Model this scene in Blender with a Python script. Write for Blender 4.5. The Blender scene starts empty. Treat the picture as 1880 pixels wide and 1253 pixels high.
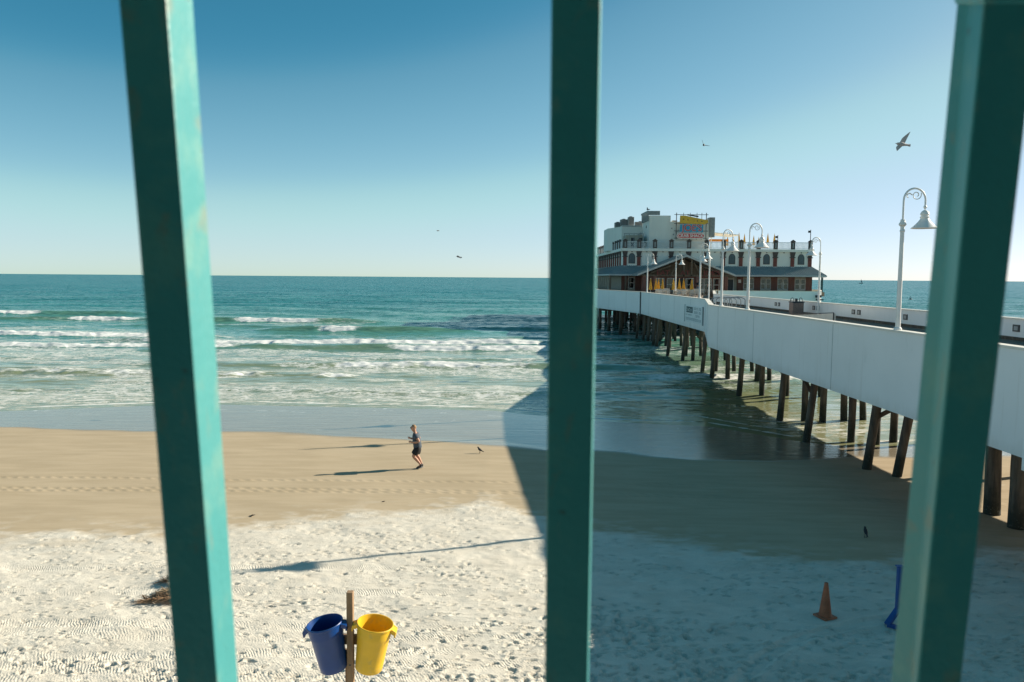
import bpy, bmesh, math, random
import numpy as np
from mathutils import Vector, Matrix
rnd = random.Random(7)
R = math.radians
S = bpy.context.scene
COL = S.collection

# ------------------------------------------------------------------ camera, sky, sun, exposure
CAM = np.array([0.0, 0.0, 8.1])
FPX, IW, IH = 1440.0, 1880.0, 1253.0
PITCH, ROLL = R(4.63), R(0.43)
fwd = np.array([0, math.cos(PITCH), -math.sin(PITCH)])
up0 = np.array([0, math.sin(PITCH), math.cos(PITCH)])
rt0 = np.array([1.0, 0, 0])
rt = math.cos(ROLL)*rt0 + math.sin(ROLL)*up0
upv = -math.sin(ROLL)*rt0 + math.cos(ROLL)*up0
cd = bpy.data.cameras.new('camera'); cam = bpy.data.objects.new('camera', cd); COL.objects.link(cam)
m = Matrix(((rt[0], upv[0], -fwd[0], CAM[0]), (rt[1], upv[1], -fwd[1], CAM[1]),
            (rt[2], upv[2], -fwd[2], CAM[2]), (0, 0, 0, 1)))
cam.matrix_world = m
cd.sensor_width = 36; cd.lens = 36*FPX/IW
cd.clip_start = 0.01; cd.clip_end = 100000
cd.dof.use_dof = True; cd.dof.focus_distance = 60; cd.dof.aperture_fstop = 15
S.camera = cam
S.render.resolution_x, S.render.resolution_y = 1024, 682

SUN_EL, SUN_AZ = R(24), R(21)            # azimuth measured from +X towards +Y
sdir = Vector((math.cos(SUN_EL)*math.cos(SUN_AZ), math.cos(SUN_EL)*math.sin(SUN_AZ), math.sin(SUN_EL)))
w = bpy.data.worlds.new('World'); S.world = w; w.use_nodes = True
wn = w.node_tree; wn.nodes.clear()
sky = wn.nodes.new('ShaderNodeTexSky'); sky.sky_type = 'NISHITA'; sky.sun_disc = False
sky.sun_elevation = SUN_EL; sky.sun_rotation = math.pi/2 - SUN_AZ
sky.air_density = 0.5; sky.dust_density = 0.3; sky.ozone_density = 3.0; sky.altitude = 0
bg = wn.nodes.new('ShaderNodeBackground'); wo = wn.nodes.new('ShaderNodeOutputWorld')
bg.inputs['Strength'].default_value = 0.078
# the sea air's own tint: tone curve on the sky's red, green and blue
KS = 0.135
s1 = wn.nodes.new('ShaderNodeVectorMath'); s1.operation = 'SCALE'; s1.inputs['Scale'].default_value = KS
s2 = wn.nodes.new('ShaderNodeVectorMath'); s2.operation = 'SCALE'; s2.inputs['Scale'].default_value = 1/KS
cv = wn.nodes.new('ShaderNodeRGBCurve')
for ch, pts in enumerate(([(0, .035), (.10, .048), (.13, .13), (.195, .262), (.27, .43), (.48, .61), (1, .97)],
                          [(0, .09), (.19, .245), (.24, .36), (.345, .525), (.46, .70), (.62, .755), (1, .94)],
                          [(0, .12), (.39, .40), (.48, .52), (.62, .655), (.77, .76), (1, .90)])):
    c_ = cv.mapping.curves[ch]
    while len(c_.points) < len(pts): c_.points.new(.5, .5)
    for p_, q_ in zip(c_.points, pts): p_.location = q_
cv.mapping.update()
wn.links.new(sky.outputs[0], s1.inputs[0]); wn.links.new(s1.outputs[0], cv.inputs['Color'])
wn.links.new(cv.outputs[0], s2.inputs[0]); wn.links.new(s2.outputs[0], bg.inputs[0]); wn.links.new(bg.outputs[0], wo.inputs[0])
sl = bpy.data.lights.new('sun', 'SUN'); sl.energy = 5.0; sl.angle = R(0.5); sl.color = (1.0, 0.90, 0.74)
so = bpy.data.objects.new('sun', sl); COL.objects.link(so)
so.rotation_euler = (-sdir).to_track_quat('-Z', 'Y').to_euler(); so.location = (40, 10, 40)
S.view_settings.view_transform = 'Standard'; S.view_settings.look = 'None'
S.view_settings.exposure = 0.80; S.view_settings.gamma = 1.0
S.cycles.max_bounces = 6; S.cycles.diffuse_bounces = 3; S.cycles.glossy_bounces = 3
S.cycles.transmission_bounces = 2; S.cycles.caustics_reflective = False; S.cycles.caustics_refractive = False
S.cycles.use_denoising = True

def at(x, y, D):
    """world point seen at photo pixel (x, y) at axial distance D"""
    return CAM + (fwd + (x-IW/2)/FPX*rt - (y-IH/2)/FPX*upv)*D

# ------------------------------------------------------------------ helpers
def tag(o, label=None, cat=None, group=None, kind=None):
    if label: o['label'] = label
    if cat: o['category'] = cat
    if group: o['group'] = group
    if kind: o['kind'] = kind
    return o

def thing(name, label, cat, loc=(0, 0, 0), rotz=0, group=None):
    o = bpy.data.objects.new(name, None); COL.objects.link(o)
    o.empty_display_size = 0.1
    o.location = loc; o.rotation_euler = (0, 0, rotz)
    return tag(o, label, cat, group)

def kids(o): return [c for c in list(o.children)]
def copy_tree(o, parent=None):
    c = o.copy(); COL.objects.link(c)
    if parent: c.parent = parent
    for ch in kids(o): copy_tree(ch, c)
    return c

class MB:
    def __init__(s, off=(0, 0, 0)):
        s.v = []; s.f = []; s.o = Vector(off)
    def add(s, vs, fs):
        n = len(s.v); s.v += [tuple(Vector(p)-s.o) for p in vs]
        s.f += [tuple(n+i for i in q) for q in fs]
    def box(s, x0, x1, y0, y1, z0, z1, M=None):
        vs = [(x, y, z) for z in (z0, z1) for y in (y0, y1) for x in (x0, x1)]
        if M: vs = [M @ Vector(p) for p in vs]
        s.hexa(vs); return s
    def hexa(s, vs):
        s.add(vs, [(0, 2, 3, 1), (4, 5, 7, 6), (0, 1, 5, 4), (2, 6, 7, 3), (0, 4, 6, 2), (1, 3, 7, 5)])
    def beam(s, a, b, w, h=None, up=(0, 0, 1)):
        a = Vector(a); b = Vector(b); h = h or w
        d = (b-a).normalized(); u = Vector(up)
        if abs(d.dot(u)) > .98: u = Vector((0, 1, 0))
        r = d.cross(u).normalized(); u = r.cross(d)
        vs = []
        for p in (a, b):
            for q in (-1, 1):
                for k in (-1, 1): vs.append(p + r*k*w/2 + u*q*h/2)
        s.add(vs, [(0, 2, 3, 1), (4, 5, 7, 6), (0, 1, 5, 4), (2, 6, 7, 3), (0, 4, 6, 2), (1, 3, 7, 5)])
        return s
    def tube(s, pts, rad, n=10, cap=True):
        pts = [Vector(p) for p in pts]; N = len(pts)
        if not hasattr(rad, '__len__'): rad = [rad]*N
        base = len(s.v); ref = None
        for i, p in enumerate(pts):
            d = (pts[min(i+1, N-1)]-pts[max(i-1, 0)]).normalized()
            if ref is None:
                ref = Vector((0, 0, 1)) if abs(d.z) < .9 else Vector((1, 0, 0))
            r = d.cross(ref).normalized(); u = r.cross(d).normalized(); ref = u
            for k in range(n):
                a = 2*math.pi*k/n
                s.v.append(tuple(p + (r*math.cos(a)+u*math.sin(a))*rad[i] - s.o))
        for i in range(N-1):
            for k in range(n):
                a = base+i*n+k; b = base+i*n+(k+1) % n
                s.f.append((a, b, b+n, a+n))
        if cap:
            s.f.append(tuple(base+k for k in reversed(range(n))))
            s.f.append(tuple(base+(N-1)*n+k for k in range(n)))
        return s
    def lathe(s, prof, c=(0, 0, 0), n=16, M=None, cap=True):
        base = len(s.v); c = Vector(c)
        for r, z in prof:
            for k in range(n):
                a = 2*math.pi*k/n
                p = Vector((r*math.cos(a), r*math.sin(a), z))
                if M: p = M @ p
                s.v.append(tuple(p + c - s.o))
        for i in range(len(prof)-1):
            for k in range(n):
                a = base+i*n+k; b = base+i*n+(k+1) % n
                s.f.append((a, b, b+n, a+n))
        if cap:
            s.f.append(tuple(base+k for k in reversed(range(n))))
            t = base+(len(prof)-1)*n
            s.f.append(tuple(t+k for k in range(n)))
        return s
    def prism(s, poly, d):
        """poly: list of 3d points (planar), extruded by vector d"""
        n = len(poly); d = Vector(d)
        vs = [Vector(p) for p in poly] + [Vector(p)+d for p in poly]
        s.add(vs, [tuple(reversed(range(n))), tuple(range(n, 2*n))] +
              [(i, (i+1) % n, n+(i+1) % n, n+i) for i in range(n)])
        return s
    def build(s, name, mt, parent=None, smooth=False, bevel=0, kind=None):
        me = bpy.data.meshes.new(name); me.from_pydata(s.v, [], s.f); me.update()
        bm = bmesh.new(); bm.from_mesh(me)
        bmesh.ops.recalc_face_normals(bm, faces=bm.faces)
        if bevel:
            bmesh.ops.bevel(bm, geom=list(bm.edges), offset=bevel, segments=2, affect='EDGES', profile=.6)
        if smooth:
            for f in bm.faces: f.smooth = True
        bm.to_mesh(me); bm.free()
        if smooth: me.set_sharp_from_angle(angle=R(38))
        me.materials.append(mt)
        o = bpy.data.objects.new(name, me); COL.objects.link(o)
        if parent: o.parent = parent
        if kind: o['kind'] = kind
        return o

def nodes(mt):
    mt.use_nodes = True; nt = mt.node_tree; nt.nodes.clear()
    out = nt.nodes.new('ShaderNodeOutputMaterial'); b = nt.nodes.new('ShaderNodeBsdfPrincipled')
    nt.links.new(b.outputs[0], out.inputs[0]); return nt, b
class NG:
    """small wrapper to write node graphs"""
    def __init__(s, mt): s.nt, s.b = nodes(mt)
    def n(s, t, **kw):
        x = s.nt.nodes.new(t)
        for k, v in kw.items(): setattr(x, k, v)
        return x
    def l(s, a, b): s.nt.links.new(a, b)
    def setin(s, sock, v):
        if hasattr(v, 'is_output') or hasattr(v, 'links'): s.l(v, sock)
        else: sock.default_value = v
    def math(s, op, a, b=0.0, clamp=False):
        x = s.n('ShaderNodeMath', operation=op, use_clamp=clamp)
        s.setin(x.inputs[0], a); s.setin(x.inputs[1], b); return x.outputs[0]
    def mix(s, f, a, b, blend='MIX'):
        x = s.n('ShaderNodeMix', data_type='RGBA', blend_type=blend)
        s.setin(x.inputs[0], f); s.setin(x.inputs[6], a); s.setin(x.inputs[7], b); return x.outputs[2]
    def coord(s, scale=(1, 1, 1), rot=(0, 0, 0), out='Object'):
        tc = s.n('ShaderNodeTexCoord'); mp = s.n('ShaderNodeMapping')
        mp.inputs['Scale'].default_value = scale; mp.inputs['Rotation'].default_value = rot
        s.l(tc.outputs[out], mp.inputs[0]); return mp.outputs[0]
    def noise(s, vec, scale, detail=4, rough=.55, dist=0, col=False):
        x = s.n('ShaderNodeTexNoise'); x.inputs['Scale'].default_value = scale
        x.inputs['Detail'].default_value = detail; x.inputs['Roughness'].default_value = rough
        x.inputs['Distortion'].default_value = dist
        if vec is not None: s.l(vec, x.inputs['Vector'])
        return x.outputs['Color' if col else 'Fac']
    def ramp(s, f, lo, hi, a=0.0, b=1.0):
        x = s.n('ShaderNodeMapRange', interpolation_type='SMOOTHSTEP')
        s.setin(x.inputs[0], f); s.setin(x.inputs[1], lo); s.setin(x.inputs[2], hi)
        s.setin(x.inputs[3], a); s.setin(x.inputs[4], b); return x.outputs[0]
    def attr(s, name): return s.n('ShaderNodeAttribute', attribute_name=name).outputs['Fac']
    def bump(s, h, strength=.3, dist=.02, norm=None):
        x = s.n('ShaderNodeBump'); x.inputs['Strength'].default_value = strength
        x.inputs['Distance'].default_value = dist; s.l(h, x.inputs['Height'])
        if norm: s.l(norm, x.inputs['Normal'])
        s.l(x.outputs[0], s.b.inputs['Normal']); return x.outputs[0]
    def seti(s, k, v): s.setin(s.b.inputs[k], v)

def C4(c): return (c[0], c[1], c[2], 1)
def mat(name, c, rough=.6, var=.12, scale=3.0, stain=None, stain_amt=.4, stain_scale=1.0, metal=0, bump=0, bscale=40,
        spec=.5, stretch=(1, 1, 1)):
    mt = bpy.data.materials.new(name); g = NG(mt)
    v = g.coord(stretch)
    n = g.noise(v, scale, 6, .6)
    a = C4([x*(1-var) for x in c]); b = C4([min(1, x*(1+var)) for x in c])
    colr = g.mix(g.ramp(n, .3, .7), a, b)
    if stain is not None:
        n2 = g.noise(v, stain_scale, 8, .65)
        colr = g.mix(g.ramp(n2, .52, .72, 0, stain_amt), colr, C4(stain))
    g.seti('Base Color', colr); g.seti('Roughness', rough); g.seti('Metallic', metal)
    g.seti('Specular IOR Level', spec)
    if bump: g.bump(g.noise(v, bscale, 4), bump, .02)
    return mt

# ------------------------------------------------------------------ numpy noise
def _hash(ix, iy, seed):
    h = (ix.astype(np.int64)*374761393 + iy.astype(np.int64)*668265263 + seed*974634541) & 0xffffffff
    h = ((h ^ (h >> 13))*1274126177) & 0xffffffff
    return ((h ^ (h >> 16)) & 0xffff)/65535.0
def vn(x, y, seed=0):
    ix = np.floor(x); iy = np.floor(y); fx = x-ix; fy = y-iy
    fx = fx*fx*fx*(fx*(fx*6-15)+10); fy = fy*fy*fy*(fy*(fy*6-15)+10)
    a = _hash(ix, iy, seed); b = _hash(ix+1, iy, seed); c = _hash(ix, iy+1, seed); d = _hash(ix+1, iy+1, seed)
    return (a*(1-fx)+b*fx)*(1-fy) + (c*(1-fx)+d*fx)*fy
def fbm(x, y, seed=0, o=4, g=.5):
    s = 0; a = 1; t = 0
    for i in range(o):
        s = s + a*vn(x*2**i + i*17.3, y*2**i - i*9.7, seed+i*31); t += a; a *= g
    return s/t
def sstep(x, a, b):
    t = np.clip((x-a)/(b-a), 0, 1); return t*t*(3-2*t)

SH = np.array([(-90, 43), (-60, 44.5), (-30.6, 46.5), (-22.8, 49.0), (-18, 49.7), (-8, 48.9), (-1, 48.2), (.5, 47.2), (5, 44.9),
               (11, 43.6), (14.6, 39.6), (17, 38.6), (20, 39.2), (26, 41), (40, 43), (90, 43)])
WET = np.array([(-90, 41), (-26, 40), (-22, 39.4), (-13.5, 39.4), (-6.4, 38.2), (-1, 36), (4, 35.6), (8, 33.8), (11, 34.2), (15.8, 35.6), (18.6, 35.2), (30, 36), (90, 37)])
DRY = np.array([(-90, 21.5), (-14.6, 21.9), (-10, 22), (-8.3, 23.1), (-4.1, 24.6), (-2.5, 25.5), (-.7, 26.2), (1.1, 24.4), (2.5, 23.3),
                (4.8, 21.7), (6.7, 20.4), (8, 20), (10, 19.9), (14.4, 21.4), (30, 22), (90, 22)])
def curve(T, x): return np.interp(x, T[:, 0], T[:, 1])
def shore(X): return curve(SH, X) + (fbm(X/5.0, X*0, 3)-.5)*1.0
def gz(X, Y):
    """beach height"""
    X = np.asarray(X, float); Y = np.asarray(Y, float)
    s = curve(SH, X)
    k = [(-60., 2.4), (5., 1.45), (12., 1.15), (21., .70)]
    def seg(y0, z0, y1, z1): return (z1-z0)*np.clip((Y-y0)/(y1-y0), 0, 1)
    z = 2.4 + seg(-60., 2.4, 5., 1.45) + seg(5., 1.45, 12., 1.15) + seg(12., 1.15, 20.5, .70)
    z = z + seg(20.5, .70, s-16, .33) + seg(s-16, .33, s-10, .12) + seg(s-10, .12, s, 0.0) + seg(s, 0, s+8, -.18) + seg(s+8, -.18, s+40, -1.5)
    return z
def gzf(x, y): return float(gz(np.array([x]), np.array([y]))[0])

def grid_mesh(name, X, Y, Z, attrs, mt, kind='structure'):
    nr, nc = X.shape
    co = np.stack([X, Y, Z], -1).reshape(-1, 3).astype(np.float32)
    i = np.arange(nr*nc).reshape(nr, nc)
    q = np.stack([i[:-1, :-1], i[:-1, 1:], i[1:, 1:], i[1:, :-1]], -1).reshape(-1, 4).astype(np.int32)
    me = bpy.data.meshes.new(name)
    me.vertices.add(len(co)); me.vertices.foreach_set('co', co.ravel())
    me.loops.add(q.size); me.loops.foreach_set('vertex_index', q.ravel())
    me.polygons.add(len(q)); me.polygons.foreach_set('loop_start', np.arange(0, q.size, 4, dtype=np.int32))
    me.polygons.foreach_set('loop_total', np.full(len(q), 4, np.int32))
    me.polygons.foreach_set('use_smooth', np.ones(len(q), bool))
    me.update(calc_edges=True)
    for k, a in attrs.items():
        at_ = me.attributes.new(k, 'FLOAT', 'POINT'); at_.data.foreach_set('value', a.reshape(-1).astype(np.float32))
    me.materials.append(mt)
    o = bpy.data.objects.new(name, me); COL.objects.link(o); o['kind'] = kind
    return o

# ------------------------------------------------------------------ beach sand
def sand_material():
    mt = bpy.data.materials.new('sand'); g = NG(mt)
    v = g.coord()
    dry = g.attr('dry'); wet = g.attr('wet'); foam = g.attr('foam'); pit = g.attr('pit')
    n1 = g.noise(v, 1.3, 6, .6); n2 = g.noise(v, 60, 3, .6); n3 = g.noise(g.coord((.35, 1.6, 1)), 1.1, 6, .6)
    drycol = g.mix(g.ramp(n1, .3, .7), (.655, .600, .505, 1), (.745, .692, .592, 1))
    drycol = g.mix(g.ramp(n2, .35, .75, 0, .35), drycol, (.40, .36, .29, 1))
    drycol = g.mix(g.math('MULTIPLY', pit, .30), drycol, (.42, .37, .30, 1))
    hard = g.mix(g.ramp(n3, .3, .7), (.415, .330, .218, 1), (.485, .390, .266, 1))
    hard = g.mix(g.ramp(n2, .4, .8, 0, .3), hard, (.33, .27, .19, 1))
    shell = g.ramp(g.noise(g.coord((5, 22, 1)), 1.0, 3, .7), .66, .74, 0, .28)
    hard = g.mix(shell, hard, (.58, .52, .42, 1))
    c = g.mix(dry, hard, drycol)
    wetcol = g.mix(g.ramp(n3, .3, .7), (.270, .232, .172, 1), (.325, .280, .208, 1))
    c = g.mix(wet, c, wetcol)
    c = g.mix(foam, c, (.78, .77, .73, 1))
    g.seti('Base Color', c)
    g.seti('Roughness', g.mix(wet, (.95, .95, .95, 1), (.07, .07, .07, 1)))
    g.seti('Specular IOR Level', g.mix(wet, (.12, .12, .12, 1), (.75, .75, .75, 1)))
    fine = g.noise(v, 22, 6, .65)
    rip = g.noise(g.coord((.22, 3.6, 1)), 1.6, 3, .5)
    h = g.math('ADD', g.math('MULTIPLY', fine, g.math('ADD', g.math('MULTIPLY', dry, .85), .12)),
               g.math('MULTIPLY', rip, g.math('MULTIPLY', wet, .55)))
    sx = g.n('ShaderNodeSeparateXYZ'); g.l(v, sx.inputs[0])
    ph = g.math('ADD', g.math('MULTIPLY', sx.outputs[0], 105.0), g.math('ADD', g.math('MULTIPLY', sx.outputs[1], 55.0), g.math('MULTIPLY', n1, 34.0)))
    hat = g.math('MULTIPLY', g.math('SINE', ph), g.math('MULTIPLY', g.attr('tread'), g.ramp(g.noise(v, 1.7, 4), .35, .65, .03, .24)))
    h = g.math('ADD', h, hat)
    g.bump(h, .42, .05)
    return mt

def build_sand():
    Yn = 1/np.linspace(1/9.0, 1/58.0, 900)
    Yr = np.concatenate([[-60, -40, -25, -15, -8, -3, 1, 4, 6, 7.5, 8.4], Yn])
    nc = 1150
    u = np.linspace(-1, 1, nc)
    hw = np.where(Yr < 9, np.interp(Yr, [-60, 9], [150, 1.15*9+9]), 1.15*Yr+9)
    Y = np.repeat(Yr[:, None], nc, 1); X = hw[:, None]*u[None, :]
    Z = gz(X, Y)
    wob = (fbm(X/2.2, Y/1.1, 11)-.5)
    dry = sstep(-(Y - curve(DRY, X) - wob*1.1), -.85, 1.0)
    fade_in = fbm(X/.5, Y/.35, 12)
    dry = np.clip(dry + (fade_in-.5)*1.5*np.exp(-((Y-curve(DRY, X))/1.5)**2), 0, 1)
    wob2 = (fbm(X/7, Y/2.5, 21)-.5)*2.2
    wet = sstep(Y - curve(WET, X) - wob2, -.3, .5)
    # broad undulation of the soft sand
    Z += dry*((fbm(X/2.6, Y/1.7, 31, 3)-.5)*.11 + (fbm(X/.7, Y/.55, 32, 3)-.5)*.040)
    Z += (1-dry)*(1-wet)*(fbm(X/3.2, Y/1.3, 33, 3)-.5)*.03
    Z += dry*(fbm(X/.24, Y/.2, 35, 4)-.5)*.030
    pit = np.zeros_like(Z); tread = np.zeros_like(Z)
    # groomer / tyre tread bands across the soft sand
    n0 = 11
    for (yc, wd, per, amp, slope) in ((13.15, .26, .13, .022, .02), (13.75, .22, .12, .018, .015), (15.0, .24, .14, .02, -.012), (15.55, .22, .14, .016, -.01),
                               (12.6, .22, .12, .02, .03), (17.6, .2, .15, .014, .02), (19.3, .2, .15, .012, .02), (14.4, .2, .13, .012, .03)):
        d = (Y - yc - slope*X - (fbm(X/6, X*0+yc, 41)-.5)*.5)
        band = np.exp(-(d/wd)**4)*dry*(.35+.65*sstep(fbm(X/2.5, X*0+yc*3, 43), .35, .6))
        Z += band*(.35*amp*np.sin(2*math.pi*(X + np.abs(d)*1.2)/per) - .014); tread = np.maximum(tread, band)
    # curved wheel ruts in the shaded soft sand
    for (cx, cy, r0) in ((9.5, 10.0, 6.2), (9.5, 10.0, 6.35), (-17.5, 10.3, 7.5)):
        d = np.hypot(X-cx, Y-cy)-r0
        Z -= .04*np.exp(-(d/.07)**2)*dry; Z += .02*np.exp(-((np.abs(d)-.14)/.06)**2)*dry
    # thin tyre prints on the hard sand
    for (yc, sl) in ((29.15, .012), (27.6, .006), (27.25, .006)):
        d = Y-yc-sl*X-(fbm(X/9, X*0+yc, 44)-.5)*.5
        t = np.exp(-(d/.13)**4)*(1-wet)
        k = (np.sin(2*math.pi*(X+d*.8)/.42) > -.2)
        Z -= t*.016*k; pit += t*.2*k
    # foot prints
    rg = np.random.default_rng(5)
    def dent(px, py, a, b, th, dep):
        r0, r1 = np.searchsorted(Yr, [py-3*a, py+3*a])
        h = 1.15*py+9
        c0 = int(((px-3*a)/h+1)/2*(nc-1)); c1 = int(((px+3*a)/h+1)/2*(nc-1))+2
        if r0 < n0 or c0 < 0 or c1 > nc or r1 <= r0: return
        x = X[r0:r1, c0:c1]-px; y = Y[r0:r1, c0:c1]-py
        ca, sa = math.cos(th), math.sin(th)
        e = np.sqrt(((x*ca+y*sa)/a)**2+((-x*sa+y*ca)/b)**2)
        f = np.where(e < 1, -(1-e**2)**1.0, 0) + .38*np.exp(-((e-1.15)/.28)**2)
        w_ = dry[r0:r1, c0:c1]
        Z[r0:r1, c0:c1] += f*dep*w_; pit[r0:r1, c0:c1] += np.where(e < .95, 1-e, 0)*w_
    for i in range(8600):
        py = 9.4 + 17*rg.random()**1.25; px = (rg.random()*2-1)*(.78*py+3)
        if vn(np.array([px/2.2]), np.array([py/1.5]), 51)[0]*1.1 < rg.random()*.75: continue
        a = .05+.075*rg.random()**1.5
        dent(px, py, a, a*(.38+.25*rg.random()), rg.random()*math.pi, .014+.032*rg.random())
    # walked tracks
    for k in range(34):
        px, py = (rg.random()*2-1)*14, 10+14*rg.random(); th = (rg.random()-.5)*1.6 + (math.pi if k % 2 else 0)
        for j in range(26):
            px += .36*math.cos(th); py += .36*math.sin(th)*.8; th += (rg.random()-.5)*.2
            sd = .09*(1 if j % 2 else -1)
            if 9.5 < py < 26: dent(px-sd*math.sin(th), py+sd*math.cos(th), .13, .052, th, .030)
    # churned patches
    for (cx, cy, rx, ry, n) in ((2.2, 15.3, 2.4, 1.3, 220), (-.2, 13.0, 2.2, .5, 40), (-6.3, 13.6, 3.2, .5, 30), (3.2, 13.4, 1.5, .7, 70), (6.5, 13.2, 2, .8, 60)):
        for i in range(n):
            px = cx + rg.normal()*rx*.5; py = cy+rg.normal()*ry*.5
            dent(px, py, .09+.06*rg.random(), .045+.04*rg.random(), rg.random()*3.1, .018+.028*rg.random())
    sh = curve(SH, X) + (fbm(X/5.0, X*0, 3)-.5)*1.0
    # thin run-out lines of foam left on the wet sand
    foam = np.zeros_like(Z)
    for off, wdt, amt in ((3.2, .10, .5), (5.6, .08, .35), (8.2, .06, .25)):
        d = Y-(sh-off+(fbm(X/3.5, X*0+off, 61)-.5)*2.6)
        foam += amt*np.exp(-(d/wdt)**2)*sstep(fbm(X/.6, Y/.5, 62), .5, .72)*sstep(fbm(X/4, X*0+off*2, 63), .45, .6)
    foam += .8*sstep(fbm(X/.25, Y/.25, 65), .70, .76)*sstep(fbm(X/4, Y/1.5, 66), .5, .68)*wet*sstep(Y-sh, -9, -2)
    return grid_mesh('sand', X, Y, Z, dict(dry=dry, wet=wet, foam=np.clip(foam, 0, 1), pit=np.clip(pit, 0, 1), tread=np.clip(tread, 0, 1)), sand_material())
build_sand()

# ------------------------------------------------------------------ sea
def water_material():
    mt = bpy.data.materials.new('sea_water'); g = NG(mt)
    foam = g.attr('foam'); lace = g.attr('lace'); thin = g.attr('thin'); dep = g.attr('deep')
    v = g.coord()
    big = g.noise(g.coord((.012, .035, 1)), 1, 4, .6)
    deepc = g.mix(g.ramp(big, .3, .7), (.014, .143, .168, 1), (.024, .177, .194, 1))
    mid = g.mix(g.ramp(big, .3, .7), (.058, .224, .188, 1), (.092, .262, .218, 1))
    shal = g.mix(g.ramp(g.noise(g.coord((.3, .7, 1)), 1, 4), .3, .7), (.240, .250, .125, 1), (.285, .290, .160, 1))
    c = g.mix(g.ramp(dep, .45, 1.0), mid, deepc)
    c = g.mix(g.ramp(dep, 0, .42), shal, c)
    c = g.mix(g.math('MULTIPLY', thin, .5), c, (.130, .205, .110, 1))
    # lacy foam: cell edges broken by noise
    wv = g.n('ShaderNodeVectorMath', operation='ADD')
    g.l(g.coord((.75, 1.15, 1)), wv.inputs[0])
    nz = g.noise(g.coord((.8, 1, 1)), .9, 3, .6, col=True)
    sc = g.n('ShaderNodeVectorMath', operation='SCALE'); g.l(nz, sc.inputs[0]); sc.inputs['Scale'].default_value = 1.5
    g.l(sc.outputs[0], wv.inputs[1])
    vo = g.n('ShaderNodeTexVoronoi', feature='DISTANCE_TO_EDGE'); vo.inputs['Scale'].default_value = 1.25
    g.l(wv.outputs[0], vo.inputs['Vector'])
    net = g.ramp(vo.outputs['Distance'], .02, .20, 1, 0)
    vo2 = g.n('ShaderNodeTexVoronoi', feature='DISTANCE_TO_EDGE'); vo2.inputs['Scale'].default_value = 3.4
    g.l(wv.outputs[0], vo2.inputs['Vector'])
    net2 = g.ramp(vo2.outputs['Distance'], .02, .16, 1, 0)
    brk = g.noise(g.coord((.5, 1.3, 1)), 1.2, 6, .65)
    lac = g.math('MULTIPLY', g.math('MAXIMUM', net, g.math('MULTIPLY', net2, .8)), g.ramp(g.math('ADD', brk, g.math('MULTIPLY', lace, .40)), .56, .80))
    lac = g.math('MULTIPLY', lac, g.ramp(lace, 0.02, .5))
    tex = g.noise(g.coord((.9, 2.2, 1)), 1.7, 7, .68)
    solid = g.ramp(g.math('ADD', g.math('MULTIPLY', foam, 1.0), g.math('MULTIPLY', tex, .9)), .85, 1.12)
    solid = g.math('MULTIPLY', solid, g.ramp(foam, .05, .3))
    ff = g.math('MAXIMUM', solid, g.math('MULTIPLY', lac, .85), clamp=True)
    fc = g.mix(g.ramp(tex, .3, .75), (.56, .60, .60, 1), (.90, .88, .84, 1))
    c = g.mix(ff, c, fc)
    g.seti('Base Color', c)
    g.seti('Roughness', g.mix(ff, g.mix(g.ramp(dep, .4, 1.0), (.10, .10, .10, 1), (.24, .24, .24, 1)), (.9, .9, .9, 1)))
    g.seti('IOR', 1.33)
    g.seti('Specular IOR Level', g.mix(ff, g.mix(g.ramp(dep, .1, .6), (.5, .5, .5, 1), (.05, .05, .05, 1)), (.1, .1, .1, 1)))
    # ripples: facets of the water tilted by noise (holds at any distance)
    geo = g.n('ShaderNodeNewGeometry')
    def tilt(vec, scale, k, det):
        x = g.noise(vec, scale, det, .6, col=True)
        a = g.n('ShaderNodeVectorMath', operation='SUBTRACT'); g.l(x, a.inputs[0]); a.inputs[1].default_value = (.5, .5, .5)
        b = g.n('ShaderNodeVectorMath', operation='MULTIPLY'); g.l(a.outputs[0], b.inputs[0]); b.inputs[1].default_value = (k*.7, k, 0)
        return b.outputs[0]
    t1 = tilt(g.coord((.5, 1.4, 1)), 1.3, 1.05, 5); t2 = tilt(g.coord((.03, .10, 1)), 1, .22, 3)
    ad = g.n('ShaderNodeVectorMath', operation='ADD'); g.l(t1, ad.inputs[0]); g.l(t2, ad.inputs[1])
    sw = g.n('ShaderNodeVectorMath', operation='SCALE'); g.l(ad.outputs[0], sw.inputs[0])
    g.l(g.math('ADD', g.ramp(g.attr('deep'), 0.0, .5, .22, 1.0), g.ramp(g.attr('deep'), .45, 1.0, 0, 1.3)), sw.inputs['Scale'])
    ad2 = g.n('ShaderNodeVectorMath', operation='ADD'); g.l(geo.outputs['Normal'], ad2.inputs[0]); g.l(sw.outputs[0], ad2.inputs[1])
    nm = g.n('ShaderNodeVectorMath', operation='NORMALIZE'); g.l(ad2.outputs[0], nm.inputs[0])
    g.l(nm.outputs[0], g.b.inputs['Normal'])
    return mt

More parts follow.
